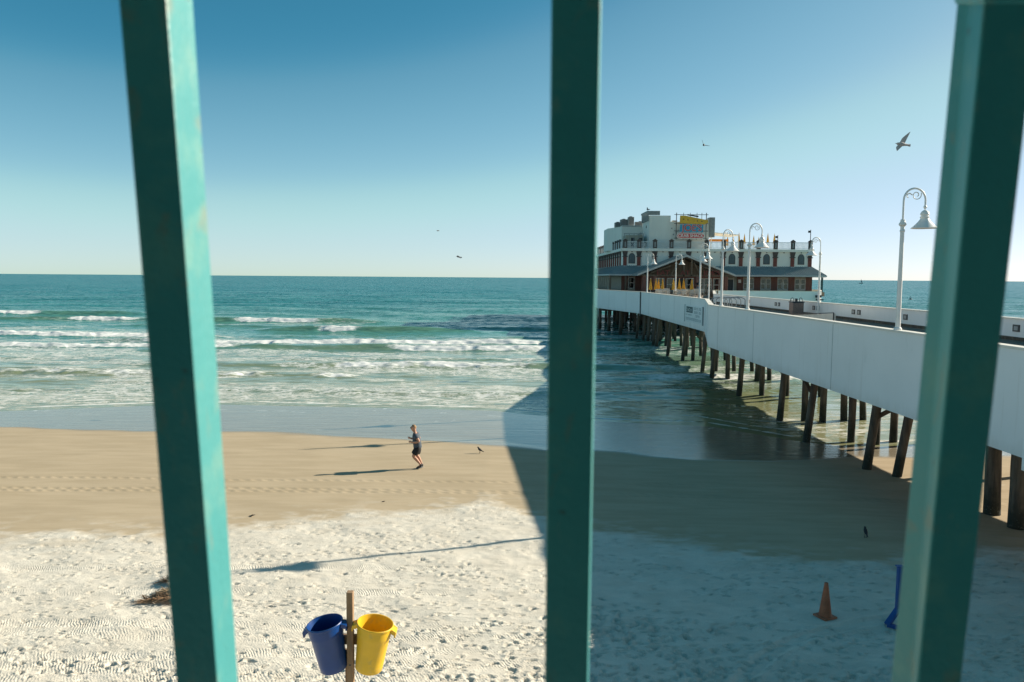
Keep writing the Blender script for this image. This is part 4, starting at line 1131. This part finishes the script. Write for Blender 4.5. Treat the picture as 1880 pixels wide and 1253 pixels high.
# ------------------------------------------------------------------ dead palm fronds lying on the sand
M_frond = mat('dry_frond', (.24, .145, .078), .9, .4, 9)
M_straw = mat('dry_straw', (.42, .30, .18), .9, .35, 9)
def frond(mb, x, y, ang, L, lift, seed, n=230):
    t = random.Random(seed); d = Vector((math.cos(ang), math.sin(ang), 0)); s = Vector((-d.y, d.x, 0))
    pts = []
    for k in range(9):
        u = k/8; p = Vector((x, y, 0))+d*L*u+s*.1*math.sin(u*2); p.z = gzf(p.x, p.y)+.03+lift*math.sin(math.pi*min(1, u*1.1)); pts.append(p)
    mb.tube(pts, [.035-.028*k/8 for k in range(9)], 6)
    for k in range(n):
        u = .02+.96*t.random(); i = min(7, int(u*8)); p = pts[i].lerp(pts[i+1], u*8-i)
        sd = t.choice((-1, 1)); ln = (.28+.36*t.random())*(1.1-.4*u)
        dd = (d*(.5+.6*t.random())+s*sd*(.25+.6*t.random())+Vector((0, 0, t.uniform(-.15, .3)))).normalized()
        q1 = p+dd*ln*.5+Vector((0, 0, t.uniform(-.02, .05))); q2 = p+dd*ln; q2.z = max(gzf(q2.x, q2.y)+.01+.04*t.random(), q2.z-.3*ln)
        w_ = Vector((-dd.y, dd.x, t.uniform(-.5, .5))).normalized()*(.005+.005*t.random())
        up_ = Vector((0, 0, .005))
        mb.add([p-w_*.6, p+w_*.6, q1+w_, q2, q1-w_, p+up_, q1+up_], [(0, 1, 2, 4), (4, 2, 3), (0, 5, 6, 4), (1, 2, 6, 5), (2, 3, 6), (4, 6, 3)])
FX, FY_ = -7.0, 17.4; fz = gzf(FX, FY_)
pf = thing('palm_crown', 'dry brown clump of dead palm fronds on the sand behind the left bar', 'debris', (FX, FY_, fz))
for args, mt in (((-7.05, 18.0, math.pi*.97, 1.15, .20, 2), M_frond), ((-6.9, 16.85, math.pi*.98, 1.2, .06, 4), M_frond),
                 ((-6.8, 17.55, math.pi*1.03, 1.0, .12, 6), M_straw), ((-6.9, 17.2, math.pi*.95, .95, .10, 8), M_straw), ((-6.6, 17.8, math.pi*1.12, 1.0, .16, 9), M_straw)):
    mb = MB((FX, FY_, fz)); frond(mb, *args); mb.build('frond', mt, pf)

# ------------------------------------------------------------------ figures
def skin(name, V, E, Rr, mt, parent, sub=2, root=0):
    me = bpy.data.meshes.new(name); me.from_pydata(V, E, []); me.update()
    o = bpy.data.objects.new(name, me); COL.objects.link(o)
    mo = o.modifiers.new('skin', 'SKIN'); mo.use_smooth_shade = True
    if not me.skin_vertices: 
        bm = bmesh.new(); bm.from_mesh(me); bm.verts.layers.skin.verify(); bm.to_mesh(me); bm.free()
    sv = me.skin_vertices[0].data
    for i, r in enumerate(Rr): sv[i].radius = (r, r) if not hasattr(r, '__len__') else r; sv[i].use_root = (i == root)
    o.modifiers.new('sub', 'SUBSURF').levels = sub
    o.modifiers['sub'].render_levels = sub
    dg = bpy.context.evaluated_depsgraph_get(); dg.update()
    m2 = bpy.data.meshes.new_from_object(o.evaluated_get(dg)); bpy.data.objects.remove(o)
    m2.name = name; m2.materials.clear(); m2.materials.append(mt)
    for p in m2.polygons: p.use_smooth = True
    r = bpy.data.objects.new(name, m2); COL.objects.link(r); r.parent = parent; return r
M_skin = mat('skin_tone', (.47, .25, .165), .6, .06, 9)
M_hair = mat('fair_hair', (.33, .20, .10), .8, .2, 30)
M_shirt = mat('slate_tshirt', (.060, .080, .105), .85, .12, 8)
M_black = mat('black_cloth', (.014, .014, .015), .85, .2, 8)
M_shoe = mat('black_shoe', (.02, .022, .024), .6, .2, 9)
M_sole = mat('pale_sole', (.55, .56, .56), .7, .05)

def hand(V, E, Rr, wi, p, d, side):
    """palm, four fingers of different lengths and a thumb"""
    d = Vector(d).normalized(); s = Vector(side).normalized(); n = d.cross(s)
    V.append(tuple(Vector(p)+d*.055)); E.append((wi, len(V)-1)); Rr.append((.030, .022)); pi = len(V)-1
    for k, ln in enumerate((.060, .070, .065, .05)):
        b = Vector(p)+d*.085+s*(.027-.018*k)
        V.append(tuple(b)); Rr.append(.010); E.append((pi, len(V)-1))
        V.append(tuple(b+d*ln*.5+n*ln*.4)); Rr.append(.009); E.append((len(V)-2, len(V)-1))
        V.append(tuple(b+d*ln*.45+n*ln*.85)); Rr.append(.008); E.append((len(V)-2, len(V)-1))
    V.append(tuple(Vector(p)+d*.045+s*.045)); Rr.append(.011); E.append((pi, len(V)-1))
    V.append(tuple(Vector(p)+d*.085+s*.05+n*.02)); Rr.append(.009); E.append((len(V)-2, len(V)-1))

def runner(x, y):
    z = gzf(x, y)
    t = thing('person', 'man jogging left along the hard sand in grey t-shirt, black shorts and sunglasses', 'person', (x, y, z)); t.scale = (.985, .985, .985)
    V = [(-.06, 0, .92), (-.09, 0, 1.10), (-.125, 0, 1.33), (-.155, 0, 1.47), (-.18, 0, 1.55), (-.225, 0, 1.625), (-.225, 0, 1.71), (-.215, 0, 1.785)]
    E = [(i, i+1) for i in range(7)]
    Rr = [(.135, .125), (.125, .115), (.15, .125), (.085, .075), (.062, .062), (.095, .10), (.115, .125), (.095, .10)]
    def limb(src, pts, rad):
        p = src
        for q, r in zip(pts, rad): V.append(q); Rr.append(r); E.append((p, len(V)-1)); p = len(V)-1
        return p
    # nose
    limb(5, [(-.335, 0, 1.668)], [.020])
    wl = limb(2, [(-.12, -.17, 1.405), (-.045, -.235, 1.30), (.045, -.26, 1.185), (-.12, -.25, 1.145), (-.285, -.21, 1.145)], [.075, .062, .055, .056, .036])
    hand(V, E, Rr, wl, (-.285, -.21, 1.145), (-1, .15, .08), (0, .2, 1))
    wr = limb(2, [(-.12, .17, 1.405), (-.05, .235, 1.30), (.01, .25, 1.19), (-.16, .21, 1.19), (-.355, .10, 1.235)], [.075, .062, .055, .056, .036])
    hand(V, E, Rr, wr, (-.355, .10, 1.235), (-1, -.1, .25), (0, -.2, 1))
    ll = limb(0, [(-.055, -.095, .83), (-.15, -.105, .68), (-.225, -.105, .535), (-.10, -.105, .41), (.045, -.10, .235), (.07, -.10, .175), (-.03, -.10, .07), (-.085, -.10, .045)], [.105, .092, .070, .076, .045, .05, .04, .03])
    lr = limb(0, [(-.045, .095, .83), (-.08, .10, .69), (-.11, .10, .56), (-.02, .10, .42), (.085, .10, .20), (.11, .10, .13), (.0, .10, .06), (-.055, .10, .04)], [.105, .092, .070, .075, .045, .05, .04, .03])
    skin('body', V, E, Rr, M_skin, t)
    # ears
    # T-shirt
    V2 = [(-.045, 0, .80), (-.06, 0, .95), (-.09, 0, 1.12), (-.122, 0, 1.33), (-.15, 0, 1.445), (-.12, -.165, 1.395), (-.075, -.215, 1.33), (-.04, -.243, 1.275), (-.12, .165, 1.395), (-.075, .215, 1.33), (-.045, .243, 1.275)]
    E2 = [(0, 1), (1, 2), (2, 3), (3, 4), (3, 5), (5, 6), (6, 7), (3, 8), (8, 9), (9, 10)]
    R2 = [(.215, .195), (.21, .19), (.20, .18), (.215, .185), (.13, .12), .125, .112, .10, .125, .112, .10]
    skin('tshirt', V2, E2, R2, M_shirt, t)
    V3 = [(-.06, 0, 1.0), (-.055, 0, .86), (-.058, -.09, .80), (-.11, -.10, .735), (-.165, -.105, .655), (-.19, -.105, .61), (-.05, .09, .80), (-.07, .10, .72), (-.09, .10, .64), (-.10, .10, .60)]
    E3 = [(0, 1), (1, 2), (2, 3), (3, 4), (4, 5), (1, 6), (6, 7), (7, 8), (8, 9)]
    R3 = [(.19, .17), (.19, .17), .155, .155, .15, .14, .155, .155, .15, .14]
    skin('shorts', V3, E3, R3, M_black, t)
    for sgn, pts in ((-1, [(.085, .235), (.10, .15), (.02, .085), (-.07, .048), (-.115, .030)]), (1, [(.10, .20), (.135, .11), (.05, .062), (-.045, .045), (-.09, .030)])):
        vv = [(p, sgn*.10, q) for p, q in pts]
        sh_ = skin('shoe', vv, [(i, i+1) for i in range(4)], [.05, .062, .055, .048, .036], M_shoe, t, 2)
        skin('sole', [(vv[1][0]+.05, sgn*.10, vv[1][2]-.045), (vv[2][0]+.01, sgn*.10, vv[2][2]-.045), (vv[3][0], sgn*.10, vv[3][2]-.03), (vv[4][0], sgn*.10, .018)], [(0, 1), (1, 2), (2, 3)], [.022, .03, .03, .022], M_sole, sh_, 1)
    cap = MB(); n_ = 18; c_ = Vector((-.213, 0, 1.712)); nd = Vector((.50, 0, .86))
    for i in range(13):
        for k in range(n_):
            th, ph = math.pi*i/12, 2*math.pi*k/n_
            q = Vector((math.sin(th)*math.cos(ph), math.sin(th)*math.sin(ph), math.cos(th)))
            s_ = 1.0+.03*math.sin(9*ph)*math.sin(5*th) if q.dot(nd) > .12 else .72
            cap.v.append((c_.x+q.x*.112*s_, q.y*.098*s_, c_.z+q.z*.118*s_))
    for i in range(12):
        for k in range(n_): cap.f.append((i*n_+k, i*n_+(k+1) % n_, (i+1)*n_+(k+1) % n_, (i+1)*n_+k))
    cap.build('hair', M_hair, t, smooth=True)
    g = MB()
    for s in (-1, 1): g.lathe([(.032, -.012), (.036, .0), (.032, .012)], (-.332, s*.040, 1.70), 10, M=Matrix.Rotation(R(90), 4, 'Y')); g.beam((-.312, s*.06, 1.705), (-.215, s*.092, 1.715), .008)
    g.beam((-.322, -.02, 1.705), (-.322, .02, 1.705), .008)
    g.build('sunglasses', M_dark, t)
    wtc = skin('watch', [(-.245, -.222, 1.145), (-.27, -.215, 1.145)], [(0, 1)], [.038, .038], M_dark, t, 1)
runner(-3.72, 31.2)

def stander(x, y, z, rz, label, shirt, trousers, hair, bend=0.0):
    t = thing('person', label, 'person', (x, y, z), R(rz), 'people on the restaurant porch')
    V = [(0, 0, .95), (0, 0, 1.15), (.0, 0, 1.36), (0, 0, 1.48), (0, 0, 1.56), (0, -.01, 1.64), (0, 0, 1.72), (0, .01, 1.77)]
    E = [(i, i+1) for i in range(7)]; Rr = [(.15, .12), (.13, .11), (.155, .12), (.065, .06), .055, .085, .092, .06]
    def limb(s_, pts, rad):
        p = s_
        for q, r in zip(pts, rad): V.append(q); Rr.append(r); E.append((p, len(V)-1)); p = len(V)-1
        return p
    limb(5, [(0, -.11, 1.64)], [.018])
    for s in (-1, 1):
        wv = limb(2, [(s*.18, 0, 1.41), (s*.23, .02, 1.15), (s*.22, -.10-bend, .98+bend)], [.065, .045, .03])
        hand(V, E, Rr, wv, (s*.22, -.10-bend, .98+bend), (0, -.4, -1), (s, 0, 0))
        limb(0, [(s*.095, 0, .86), (s*.10, -.01, .50), (s*.11, .02, .09), (s*.12, -.10, .045)], [.105, .065, .042, .036])
    skin('body', V, E, Rr, M_skin, t)
    skin('shirt', [(0, 0, .93), (0, 0, 1.15), (0, 0, 1.36), (0, 0, 1.46), (-.18, 0, 1.40), (-.21, .01, 1.24), (.18, 0, 1.40), (.21, .01, 1.24)], [(0, 1), (1, 2), (2, 3), (2, 4), (4, 5), (2, 6), (6, 7)], [(.175, .14), (.155, .13), (.17, .135), .08, .08, .07, .08, .07], shirt, t)
    skin('trousers', [(0, 0, .97), (0, 0, .90), (-.095, 0, .82), (-.10, 0, .5), (-.11, .02, .1), (.095, 0, .82), (.10, 0, .5), (.11, .02, .1)], [(0, 1), (1, 2), (2, 3), (3, 4), (1, 5), (5, 6), (6, 7)], [(.165, .135), (.165, .135), .12, .085, .07, .12, .085, .07], trousers, t)
    skin('hair', [(0, .02, 1.80), (0, .06, 1.74), (0, .07, 1.66)], [(0, 1), (1, 2)], [.075, .08, .06], hair, t)
M_wsh = mat('white_shirt', (.7, .7, .68), .8, .05); M_navy = mat('navy_cloth', (.02, .03, .06), .8, .1); M_jean = mat('grey_trousers', (.18, .2, .22), .8, .1)
stander(27.55, 121.2, 6.1, 20, 'person in dark top and pale trousers, left one of three on the porch', M_navy, M_wsh, M_black)
stander(28.6, 121.4, 6.1, -40, 'person in black top and grey shorts, middle one of three on the porch', M_black, M_jean, M_hair, .1)
stander(30.0, 120.6, 6.1, 70, 'person in dark navy clothes, right one of three on the porch', M_navy, M_black, M_black)

# ------------------------------------------------------------------ birds
M_bg = mat('bird_grey', (.10, .11, .12), .8, .2, 20); M_bb = mat('bird_black', (.012, .013, .015), .6, .2, 20); M_bw = mat('bird_wing_pale', (.42, .38, .36), .8, .12, 14, stain=(.10, .10, .10), stain_amt=.5, stain_scale=9)
def flying(label, loc, head, tail, tips, mt, wing_mt=None, body_r=.055):
    """head, tail and wing tips are offsets in metres; body and wings share one mesh"""
    H_, T_ = Vector(head), Vector(tail); ax = T_-H_; L = ax.length; d = ax.normalized()
    mb = MB(); pts = []; rad = []
    prof = [(0, .10), (.05, .35), (.12, .62), (.18, .62), (.30, 1.0), (.48, .95), (.66, .62), (.80, .5), (1.0, .42)]
    for u, r in prof: pts.append(H_+ax*u); rad.append(r*body_r)
    mb.tube(pts, rad, 10)
    mb.beam(H_+d*.01, H_-d*.03, .012)
    root_f = H_+ax*.24; root_b = H_+ax*.60; th = Vector(d.cross(Vector(tips[0])-Vector(tips[1])).normalized())*.007
    for tp in tips:
        tp = Vector(tp); wv = tp-(root_f+root_b)/2
        sec = []
        for u, c, bow in ((0, 1.0, 0), (.22, 1.0, -.035), (.45, .92, -.06), (.65, .68, -.02), (.82, .44, .03), (.94, .24, .06), (1.0, .06, .075)):
            ctr = (root_f+root_b)/2+wv*u; ch = ax*.36*c
            lead = ctr-ch*.5+d*(bow*L*1.0); trail = ctr+ch*.5+d*(bow*L*.6)
            sec.append((lead-th, lead+th, trail+th*.3, trail-th*.3))
        n = len(mb.v); vs = [p for s_ in sec for p in s_]; fs = []
        for i in range(len(sec)-1):
            for k in range(4): fs.append((i*4+k, i*4+(k+1) % 4, (i+1)*4+(k+1) % 4, (i+1)*4+k))
        fs.append(tuple((len(sec)-1)*4+k for k in range(4))); fs.append((3, 2, 1, 0))
        mb.add(vs, fs)
    # fanned tail
    s_ = d.cross(Vector((0, 1, 0))).normalized()
    mb.prism([H_+ax*.78-s_*.02, H_+ax*.78+s_*.02, H_+ax*1.08+s_*.04, H_+ax*1.1, H_+ax*1.08-s_*.04], (0, .012, 0))
    o = mb.build('flying_bird', mt, smooth=True); o.location = loc
    return tag(o, label, 'bird')
def wr(x, y, D): return tuple(at(x, y, D))
k = 28/FPX
flying('large grey pigeon gliding with raised wings high above the pier at right', wr(1656, 263, 23), (-9.5*k, -.03, -1*k), (12*k, .03, -3*k), [(13*k, .10, 18*k), (-12*k, -.16, -13*k)], M_bw, body_r=.062)
k = 40/FPX
flying('dark bird with one wing straight up in the sky right of the middle bar', wr(1292, 266, 40), (-1*k, -.12, -2*k), (2*k, .2, 2*k), [(-3*k, .05, 9*k), (12*k, .05, -2*k)], M_bb)
k = 50/FPX
flying('bird gliding just above the horizon left of the middle bar', wr(842, 472, 50), (-4*k, -.05, 1*k), (5*k, .05, -1*k), [(-2.5*k, .25, 3*k), (4*k, -.3, -3*k)], M_bg)
k = 80/FPX
flying('tiny distant bird low in the sky left of the middle bar', wr(804, 424, 80), (-.1, -.2, 0), (.1, .2, 0), [(-2.6*k, 0, .06), (2.6*k, 0, .04)], M_bg)
k = 100/FPX
flying('gull hovering above the tallest roof of the restaurant', wr(1190, 385, 100), (-3*k, 0, -.5*k), (3*k, 0, .3*k), [(-2*k, .1, 4.5*k), (4.5*k, .1, .6*k)], M_bg, body_r=.1)
def standing(label, x, y, s, rz, mt):
    z = gzf(x, y); mb = MB()
    mb.tube([(-.12, 0, .10), (-.07, 0, .125), (0, 0, .15), (.05, 0, .185), (.075, 0, .22), (.095, 0, .245), (.115, 0, .25), (.13, 0, .248)], [.012, .032, .05, .048, .032, .030, .022, .006], 10)
    mb.tube([(-.10, 0, .115), (-.2, 0, .08)], [.022, .012], 6); mb.beam((.125, 0, .247), (.155, 0, .24), .009)
    for sx in (-.02, .02):
        mb.tube([(0, sx, .12), (.005, sx, .05), (0, sx, .0)], .006, 5); mb.beam((-.015, sx, .004), (.035, sx, .004), .012, .006)
    o = mb.build('standing_bird', mt, smooth=True); o.location = (x, y, z+.0); o.scale = (s, s, s); o.rotation_euler.z = R(rz)
    return tag(o, label, 'bird')
standing('black bird standing on the sunny hard sand right of the jogger', -1.40, 34.6, 1.05, 150, M_bb)
standing('black bird standing alone on the shaded hard sand beneath the pier', 10.38, 22.4, 1.1, 80, M_bb)
# dark scrap of seaweed
for x, y, s, lb in ((-8.1, 24.0, 1.0, 'dark scrap of seaweed on hard sand beside the left bar'), (-4.3, 25.9, .6, 'tiny dark scrap of seaweed on the hard sand below the jogger')):
    mb = MB(); 
    for j in range(7): mb.beam((rnd.uniform(-.1, 0), rnd.uniform(-.04, .04), .01), (rnd.uniform(0, .12), rnd.uniform(-.05, .05), .03+.03*rnd.random()), .02, .012)
    o = mb.build('seaweed', M_bb); o.location = (x, y, gzf(x, y)); o.scale = (s, s, s); tag(o, lb, 'seaweed')
# far craft on the water
bt = thing('sailing_boat', 'tiny sailing boat far out on the sea right of the restaurant', 'boat', (824, 1860, 0))
mb = MB(); mb.prism([(-5, -1.5, 1.2), (5, -1.5, 1.2), (4, -1.5, -.3), (-3.6, -1.5, -.3)], (0, 3, 0)); mb.build('hull', M_dark, bt)
MB().tube([(0, 0, 1.2), (0, 0, 11)], .15, 6).build('mast', M_dark, bt)
MB().prism([(.3, -.05, 2.2), (4.2, -.05, 2.2), (.3, -.05, 10)], (0, .1, 0)).build('sail', M_grey, bt)
by = thing('marker_buoy', 'small dark buoy floating beyond the right wall of the pier', 'buoy', (166.8, 329, 0))
MB().lathe([(.1, -.4), (.7, -.2), (.75, .25), (.45, .5), (.15, .6)], n=12).build('float', M_dark, by, smooth=True); MB().tube([(0, 0, .55), (0, 0, 1.5)], .08, 6).build('staff', M_dark, by)
